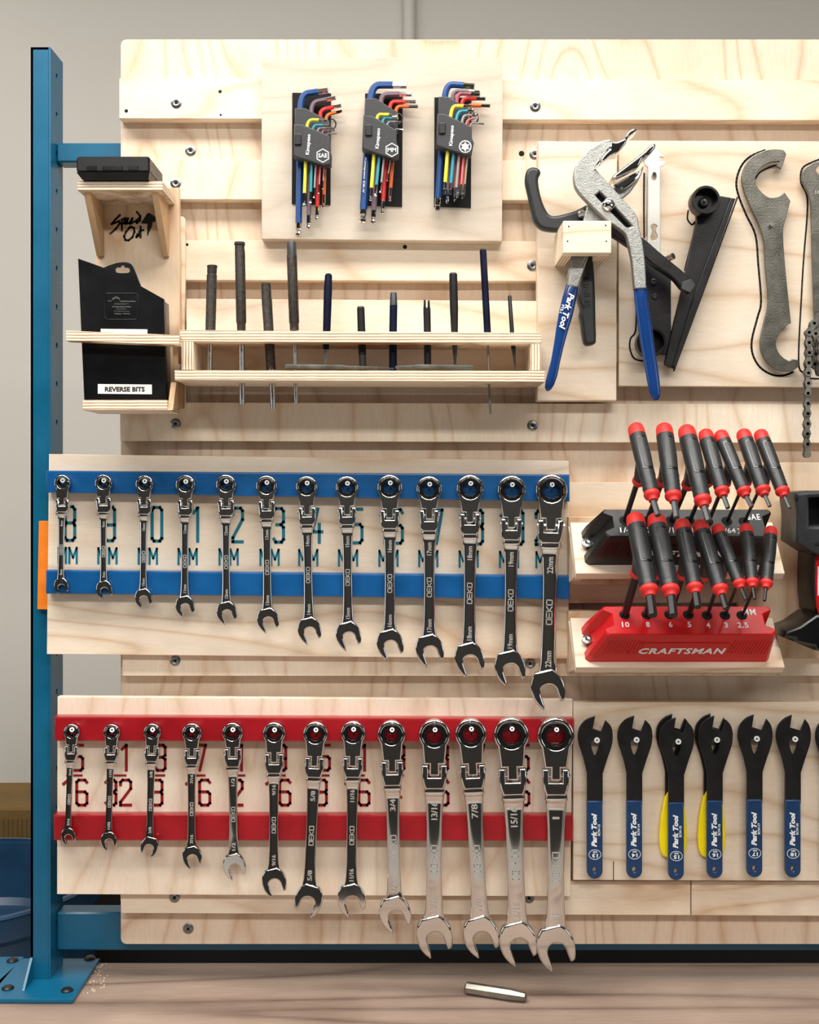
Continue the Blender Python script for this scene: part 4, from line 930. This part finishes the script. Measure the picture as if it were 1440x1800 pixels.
# bicycle chain
ch = thing('bicycle_chain', 'loose end of a bicycle chain hanging beside the grey spanner', 'chain', P(1419, 800, -.025))
chA = A4((500, 980), (465, 1022), (437, 1072), (437, 1127), (438, 1182), (435, 1237), (433, 1292), (433, 1348), (431, 1403), (431, 1459), (430, 1514), (430, 1569), (428, 1624), (429, 1680), (430, 1736))
chB = A4((520, 1030), (472, 1078), (480, 1134), (476, 1190), (468, 1245), (500, 1290), (545, 1310))
chC = A4((540, 1085), (497, 1100), (505, 1160), (500, 1215), (510, 1265))
for seq, Yv in ((chA, -.028), (chB, -.021), (chC, -.034)):
    for i in range(len(seq) - 1):
        pa, pb2 = P(*seq[i], Yv), P(*seq[i + 1], Yv); dv = (pb2 - pa); Ln = dv.length; u = dv.normalized(); n_ = Vector((-u.z, 0, u.x))
        b = B(); hr = .0042; wd = .0038 if i % 2 else .0026
        prof = [(-.0042, 0), (-.003, .003), (0, .0042), (.003, .0034), (Ln / 2, .0022), (Ln - .003, .0034), (Ln, .0042), (Ln + .003, .003), (Ln + .0042, 0)]
        ring = [pa + u * s + n_ * t_ for s, t_ in prof] + [pa + u * s - n_ * t_ for s, t_ in prof[-2:0:-1]]
        for y0_ in (-wd - .0006, wd - .0006):
            b.loft([[v + Vector((0, y0_, 0)) for v in ring], [v + Vector((0, y0_ + .0012, 0)) for v in ring]])
        b.cyl(pa + Vector((0, -.0046, 0)), pa + Vector((0, .0046, 0)), .0019, 10)
        b.cyl(pb2 + Vector((0, -.0046, 0)), pb2 + Vector((0, .0046, 0)), .0019, 10)
        b.build('chain_link', M['tarnish'], ch, smooth=30)

# ================================================================== cone wrenches
C6 = lambda *p: zpx(p, 3.13, 980, 1210)
def cone_wrench(i, cxz, dy, jawz, lab, num, handle='grip', Yv=-.012, printed=True, rear=False):
    t = thing('cone_wrench', lab, 'cone wrench', P(980 + cxz / 3.13, 1210 + 1050 / 3.13, Yv), 'cone wrenches on the lower board')
    g = jawz
    o = [(2 - g, -12 + 165, 1), (-48, 172), (-83, 212), (-94, 262), (-88, 310), (-62, 390), (-44, 470, 1), (-44, 640, 1), (43, 640, 1), (43, 470, 1), (68, 390), (94, 310), (98, 250), (88, 208), (58 + g, 176, 1), (34 + g * .8, 238, 1), (-12 - g * .6, 222, 1)]
    o = [(cxz + q_[0], q_[1] + dy) + tuple(q_[2:]) for q_ in o]
    tear = [(cxz - 22, 302 + dy), (cxz, 285 + dy), (cxz + 25, 296 + dy), (cxz + 14, 345 + dy), (cxz, 368 + dy), (cxz - 10, 355 + dy)]
    pplate('blade', smooth_poly(C6(*o), 4), Yv, .003, M['blacksteel'], t, bev=.0005, holes=[smooth_poly(C6(*tear), 3)])
    if handle == 'grip':
        gp = C6(*[(cxz - 44, 620 + dy, 1), (cxz + 43, 620 + dy, 1), ] + [(cxz + 43.5 * math.cos(a_), 1006 + dy + 44 * math.sin(a_)) for a_ in [math.pi * i_ / 14 for i_ in range(15)]])
        gp = [g_[:2] for g_ in gp]
        pplate('grip', gp, Yv - .002, .007, M['grip'], t, bev=.002, holes=[C6(*circ(cxz - 2, 1000 + dy, 10, 14, ry=14))], res=2)
    else:
        gp = C6(*[(cxz - 30, 580 + dy), (cxz + 40, 580 + dy), (cxz + 66, 680 + dy), (cxz + 76, 800 + dy), (cxz + 72, 900 + dy), (cxz + 40, 945 + dy), (cxz - 40, 945 + dy), (cxz - 70, 900 + dy), (cxz - 74, 800 + dy), (cxz - 60, 680 + dy)])
        pplate('grip', smooth_poly(gp, 4), Yv - .001, .006, M['yellow'], t, bev=.002, res=2)
    if printed:
        Y_ = Yv - .0021; X_, Yp = 980 + cxz / 3.13, 1210 + dy / 3.13
        ptext('lettering', 'Park Tool', X_ - 1.5, Yp + 780 / 3.13, Y_, 9.5, M['white'], t, width=59, rot=90, bold=.05, shear=.25)
        ptext('model_lettering', 'SCW-%s' % num, X_ + 7, Yp + 780 / 3.13, Y_, 4.2, M['white'], t, width=20, rot=90, bold=.02)
        el, ei = circ(X_, Yp + 915 / 3.13, 11, 24, ry=8.8), circ(X_, Yp + 915 / 3.13, 10.2, 24, ry=8.0)
        pplate('oval_mark', el, Y_ - .0002, .0003, M['white'], t, holes=[ei])
        ptext('size_lettering', num, X_, Yp + 920 / 3.13, Y_, 6.6, M['white'], t, width=10, rot=180, bold=.03)
        ptext('unit_lettering', 'mm', X_, Yp + 900 / 3.13, Y_, 2.8, M['white'], t, width=7, rot=180, bold=.02)
    return t
for cxz, dy, j in ((638, -12, 6), (850, -14, 8)):
    cone_wrench(9, cxz, dy, j, 'yellow-handled cone wrench hanging behind the %s blue-gripped one' % ('third' if cxz < 700 else 'fourth'), '', 'yellow', Yv=-.006, printed=False)
for i, (cxz, dy, j, num) in enumerate(((207, 0, 0, '13'), (425, -2, 2, '14'), (655, 8, 3, '15'), (868, -2, 5, '16'), (1087, -8, 6, '17'), (1298, -6, 8, '18'), (1515, -2, 8, '19'))):
    lab = '%s blue-gripped cone wrench in the row, marked %s mm' % (['leftmost', 'second', 'third', 'fourth', 'fifth', 'sixth', ''][i], num) if i < 6 else 'black cone wrench cut off at the picture edge'
    cone_wrench(i, cxz, dy, j, lab, num, Yv=-.0135)
    X_ = 980 + (cxz + 8) / 3.13; Yp = 1210 + (287 + dy) / 3.13
    h = P(X_ + 1, Yp - .5, -.026); e = P(X_ - 2, Yp + 5, .001)
    k = K(-.026); Lh = (h - e).length
    B().lathe([(0, 2 * k), (Lh * .86, 2.1 * k), (Lh * .95, 5.4 * k), (Lh, 5 * k), (Lh, 2 * k), (Lh - .001, 0)], e, h, 16).build('hook_screw', M['zinc'], cbd)

# ================================================================== T-handle hex keys on sloping shelves
def tstation(yb, yf, mat, maker, units, sizes, holes_px, keys, shelf_label, stand_label, key_word):
    Yb0 = -.030
    Bk = P(0, yb, Yb0); Ft = P(0, yf, Yb0 - .046)
    s_ = Vector((0, Ft.y - Bk.y, Ft.z - Bk.z)); Ls = s_.length; s_.normalize(); n_ = Vector((0, s_.z, -s_.y)); n_ = n_ if n_.z > 0 else -n_
    X = Vector((1, 0, 0))
    xl, xr = P(1003, yb, Yb0).x, P(1358, yb, Yb0).x
    sh = thing('sloping_shelf', shelf_label, 'shelf', (Vector(((xl + xr) / 2, Yb0, Bk.z))))
    O = Vector((0, Bk.y, Bk.z))
    g = lambda x, s, n: O + X * x + s_ * s + n_ * n
    B().hexa([g(xl, 0, -.012), g(xr, 0, -.012), g(xr, Ls, -.012), g(xl, Ls, -.012), g(xl, 0, 0), g(xr, 0, 0), g(xr, Ls, 0), g(xl, Ls, 0)]).build('shelf_board', M['board'], sh, bevel=.0006)
    zb_ = Ft.z - .018
    B().box((xl, -.012, zb_), (xr - .006, .012, Bk.z + .006)).build('back_board', M['shelf'], sh, bevel=.0006)
    for x in (xl, xr - .012):
        b = B(); tri = [(-.012, Bk.z - .006), (Ft.y + .012, Ft.z - .004), (-.012, Ft.z - .016), ]
        b.loft([[Vector((x, y, z)) for y, z in tri], [Vector((x + .012, y, z)) for y, z in tri]]).build('bracket', M['plyx'], sh)
    # stand
    h = .053; x0, x1 = P(1029, yf, -.07).x, P(1352, yf, -.07).x; s0, s1 = .012, .0625
    sd = thing('key_stand', stand_label, 'key stand', g((x0 + x1) / 2, .04, 0))
    def outline(e0, e1, a, b_, nd):
        m = (a + b_) / 2
        return [(e0 + .004, b_), (e0, b_ - .004), (e0, m + .012), (e0 + nd, m + .007), (e0 + nd, m - .009), (e0, m - .014), (e0, a + .003), (e0 + .003, a), (e1 - .003, a), (e1, a + .003), (e1, m - .014), (e1 - nd, m - .009), (e1 - nd, m + .007), (e1, m + .012), (e1, b_ - .004), (e1 - .004, b_)]
    lo = [g(x, s, .0003) for x, s in outline(x0, x1, s0, s1, .004)]
    mid = [g(x, s, h * .25) for x, s in outline(x0 + .0035, x1 - .001, s0 + .001, s1 - .0004, .009)]
    to = [g(x, s, h - .0015) for x, s in outline(x0 + .017, x1 - .003, s0 + .008, s1 - .0025, .010)]
    to2 = [g(x, s, h) for x, s in outline(x0 + .0185, x1 - .0045, s0 + .0095, s1 - .004, .010)]
    B().loft([lo, mid, to, to2]).build('body', mat, sd, smooth=30)
    for x in (x0 + .004, x1 - .004):
        c = g(x, (s0 + s1) / 2 - .001, .006)
        B().lathe([(-.006, .003), (0, .0065), (.003, .0062), (.004, .003), (.003, 0)], c, c + n_, 16, up=(1, 0, 0)).build('fixing_screw', M['zinc'], sd)
    # relief panels, maker's name on the sloping front face
    fb = s_ * 1.0
    v0 = g(0, s1 - .0004, h * .25); v1 = g(0, s1 - .0025, h - .0015); uy = (v1 - v0).normalized()
    ff = lambda x, f: Fr(v0 + (v1 - v0) * f + X * x + X.cross(uy).normalized() * .0003, X, uy)
    xm = P(1200, yf, -.09).x
    if maker: text('maker_lettering', maker, ff(xm, .24), .0108, M['white'], sd, width=.100, bold=.03, shear=.2, space=1.12)
    rib = []
    for a_, b_ in ((x0 + .020, x0 + .060), (x1 - .052, x1 - .010)):
        for i in range(12):
            xx = a_ + (b_ - a_) * i / 11; rib.append([(xx, -.012), (xx + .004, .012)])
    f0 = ff(0, .42); strokes(rib, f0, .0009, .0004).build('ribbing', mat, sd, smooth=0)['kind'] = 'stuff'
    bxs = [(xm - .062, -.012), (xm - .052, .008), (xm + .052, .008), (xm + .062, -.012)]
    strokes([bxs], f0, .0009, .0005).build('raised_border', mat, sd, smooth=0)
    top = lambda x, s: Fr(g(x, s, h + .0001), X, -s_, n_)
    ut = ray_plane(1325 if units == 'SAE' else 1317, yb + (-9 if units == 'SAE' else -10), g(0, 0, h), n_)
    text('unit_lettering', units, Fr(ut + n_ * .0001, X, -s_, n_), .0085, M['white'], sd, width=.0145, bold=.01, space=1.15)
    for (hx, hy), lab in zip(holes_px, sizes):
        c = ray_plane(hx, hy, g(0, 0, h), n_)
        B().lathe([(0.0002, .0062), (.0004, .0055), (.0004, 0)], c, c + n_, 18, up=(1, 0, 0)).build('socket_hole', M['void'], sd)
        pt = ray_plane(hx + 2, hy + 17, g(0, 0, h), n_)
        text('size_lettering', lab, Fr(pt + n_ * .0001, X, -s_, n_), .0072, M['white'], sd, width=.0042 * len(lab), bold=.01)
    # keys
    for (hx, hy), lab, (tx, ty, bx_, by_, ex, ey, wpx, kw) in zip(holes_px, sizes, keys):
        hp = ray_plane(hx, hy, g(0, 0, h), n_)
        ymid = (ty + by_) / 2
        Lk = .06
        for _ in range(40):
            cpt = hp + n_ * Lk; yp = CY - (cpt.z - CAMZ) * F / (cpt.y + D); Lk += (yp - ymid) * .0003
        cpt = hp + n_ * Lk
        tp = ray_plane(tx, ty, cpt, n_); bp_ = ray_plane(bx_, by_, cpt, n_); ep = ray_plane(ex, ey, cpt, n_)
        ctr = (tp + bp_) / 2; ax = (bp_ - tp).normalized(); Lh = (bp_ - tp).length
        r = wpx * 1.16 / 2 * (ctr.y + D) / F
        t = thing('t_handle_key', kw, 'hex key', hp, key_word)
        up = n_
        B().lathe([(Lh * .10, r * .96), (Lh * .16, r * 1.0), (Lh * .45, r * 1.0), (Lh * .62, r * .92), (Lh * .72, r * .94), (Lh * .745, r * .87), (Lh * .77, r * .93), (Lh * .795, r * .86), (Lh * .82, r * .92), (Lh * .845, r * .85), (Lh * .87, r * .91), (Lh * .92, r * .86), (Lh * .95, r * .8)], tp, bp_, 20, up=up).build('grip', M['blackgrip'], t, smooth=30)
        B().lathe([(-Lh * .01, r * .3), (0, r * .72), (Lh * .015, r * .86), (Lh * .05, r * .96), (Lh * .15, r * 1.0), (Lh * .155, r * .9)], tp, bp_, 20, up=up).build('end_cap', M['redcap'], t, smooth=50)
        B().lathe([(Lh * .92, r * .7), (Lh * .935, r * .88), (Lh * .955, r * .95), (Lh * .98, r * .9), (Lh * .995, r * .72), (Lh * 1.01, r * .58), (Lh * 1.04, r * .52), (Lh * 1.045, r * .3)], tp, bp_, 20, up=up).build('collar', M['redcap'], t, smooth=50)
        rk = r * (.30 if wpx < 25 else .36) * (1.25 if lab in ('10', '8', '6') else .8 if lab in ('3', '2.5', '7/64', '3/32') else 1)
        B().cyl(bp_ + ax * .002, ep, rk, 6).build('short_key', M['greysteel'] if units == 'SAE' else M['blacksteel'], t, smooth=10)
        B().cyl(hp - n_ * .012, ctr - n_ * r * .8, rk * .95, 6).build('long_shaft', M['blacksteel'], t, smooth=10)
        Ln = (ctr - hp).dot(n_)
        cn = ctr - n_ * min(.036, Ln * .5)
        sc_ = r
        B().lathe([(0, sc_ * .6), (.006, sc_ * .66), (.022, sc_ * .8), (.034, sc_ * .9)], cn, ctr, 16, up=(1, 0, 0)).build('neck', M['blackgrip'], t)
        B().lathe([(-.004, sc_ * .35), (-.003, sc_ * .6), (.001, sc_ * .80), (.005, sc_ * .74), (.007, sc_ * .5)], cn, ctr, 18, up=(1, 0, 0)).build('neck_collar', M['redcap'], t, smooth=50)
        # inset pad on the side of the grip facing out
        e1 = (Vector((.12, -1, .15)) - ax * Vector((.12, -1, .15)).dot(ax)).normalized(); e2 = ax.cross(e1)
        for nm, mt_, f0_, f1_, ww, add_ in (('pad_border', M['gloss'], .215, .665, .64, .065), ('grip_pad', M['blackgrip'], .24, .645, .52, .11)):
            secs = []
            for f in (f0_, f0_ + .02, .45, f1_ - .02, f1_):
                rr = r * (1.0 if f < .5 else .93)
                w2 = ww if f0_ < f < f1_ else ww * .75
                sec = []
                for sgn, add in ((1, add_), (-1, -.06)):
                    for i in (range(7) if sgn > 0 else range(6, -1, -1)):
                        an = w2 * (i / 3 - 1); sec.append(tp + ax * Lh * f + (e1 * math.cos(an) + e2 * math.sin(an)) * rr * (1 + add))
                secs.append(sec)
            B().loft(secs).build(nm, mt_, t, smooth=25)
SAEH = [(1098, 915), (1137, 915), (1179.5, 915), (1212, 915), (1245, 917), (1278, 916), (1308, 917)]
MMH = [(1098, 1081), (1137, 1081), (1177, 1081), (1210, 1081), (1243, 1082), (1274.5, 1082), (1304, 1082)]
ordn = ['first', 'second', 'third', 'fourth', 'fifth', 'sixth', 'seventh']
SK = [(1117, 749, 1147.5, 875, 1157, 906, 26), (1167, 749.5, 1184.5, 877, 1189.5, 910, 27), (1206, 753, 1237, 885, 1246, 916, 28), (1239.5, 759.5, 1271, 868, 1280, 893, 24), (1266, 761, 1310, 868, 1322, 891, 23), (1306, 759.5, 1343, 866, 1353.5, 890, 24), (1336, 760, 1377.5, 868, 1388.5, 893, 23)]
MK = [(1116, 907, 1142.5, 1043, 1148, 1082, 30), (1153, 908, 1179.5, 1043, 1184, 1082, 30), (1198.5, 917.5, 1222.5, 1038, 1227, 1067, 26), (1229.6, 919, 1268, 1041, 1277, 1070, 26), (1260, 925.4, 1301.7, 1029.7, 1312, 1054, 21), (1311, 924.6, 1323, 1028, 1327, 1053, 21), (1355.5, 929.4, 1347, 1029.7, 1344, 1056, 21)]
SKL = [k + ('red-capped black T-handle key, %s along the black SAE stand' % ordn[i],) for i, k in enumerate(SK)]
MKL = [k + ('red-capped black T-handle key, %s along the red stand, in hole %s' % (ordn[i], z),) for i, (k, z) in enumerate(zip(MK, ['10', '8', '6', '5', '4', '3', '2.5']))]
tstation(918, 1008, M['black'], 'CRAFTSMAN', 'SAE', ['1/4', '7/32', '3/16', '5/32', '1/8', '7/64', '3/32'], SAEH, SKL, 'upper sloping birch shelf carrying the black key stand', 'black plastic key stand marked SAE', 'T-handle keys in the black stand')
tstation(1086, 1173, M['red'], 'CRAFTSMAN', 'MM', ['10', '8', '6', '5', '4', '3', '2.5'], MMH, MKL, 'lower sloping birch shelf carrying the red key stand', 'bright red plastic key stand marked CRAFTSMAN and MM', 'T-handle keys in the red stand')

# ================================================================== cordless tool at the right edge
T4 = lambda *p: zpx(p, 4.5, 1340, 820)
ct = thing('cordless_tool', 'black and red cordless tool standing out at the picture edge', 'power tool', P(1440, 1145, -.03))
pplate('upper_housing', smooth_poly(T4((265, 205, 1), (450, 190), (640, 195, 1), (660, 500), (560, 720, 1), (450, 705, 1), (400, 682, 1), (270, 600, 1), (277, 400), (262, 260)), 3), -.075, .06, M['blackgrip'], ct, bev=.004, res=2, holes=[T4((375, 250), (560, 235), (560, 450), (440, 470), (380, 470))])
pplate('inner_guard', T4((360, 240), (580, 220), (580, 480), (365, 480)), -.050, .04, M['gloss'], ct, bev=.002)
for x, y in ((272, 248), (435, 612)):
    c = P(1340 + x / 4.5, 820 + y / 4.5, -.0752); B().lathe([(0, .003), (.0004, .0022), (.0004, 0)], c, c + Vector((0, -1, 0)), 12).build('screw_hole', M['void'], ct)
pplate('red_body', smooth_poly(T4((418, 690, 1), (640, 700, 1), (640, 1190, 1), (435, 1180, 1), (412, 1050), (400, 850)), 3), -.062, .045, M['red'], ct, bev=.004)
pplate('body_edge', smooth_poly(T4((405, 690, 1), (430, 690, 1), (425, 850), (430, 1050), (440, 1185, 1), (420, 1130), (402, 1000), (400, 850)), 3), -.066, .055, M['black'], ct, bev=.002)
pplate('foot', T4((168, 1352), (195, 1302), (300, 1262), (430, 1172), (640, 1172), (640, 1500), (420, 1455), (412, 1425), (268, 1392), (262, 1365)), -.080, .065, M['gloss'], ct, bev=.003)
pplate('white_mark', T4((440, 790), (600, 790), (600, 800), (450, 800), (450, 1020), (440, 1020)), -.0625, .0006, M['white'], ct)
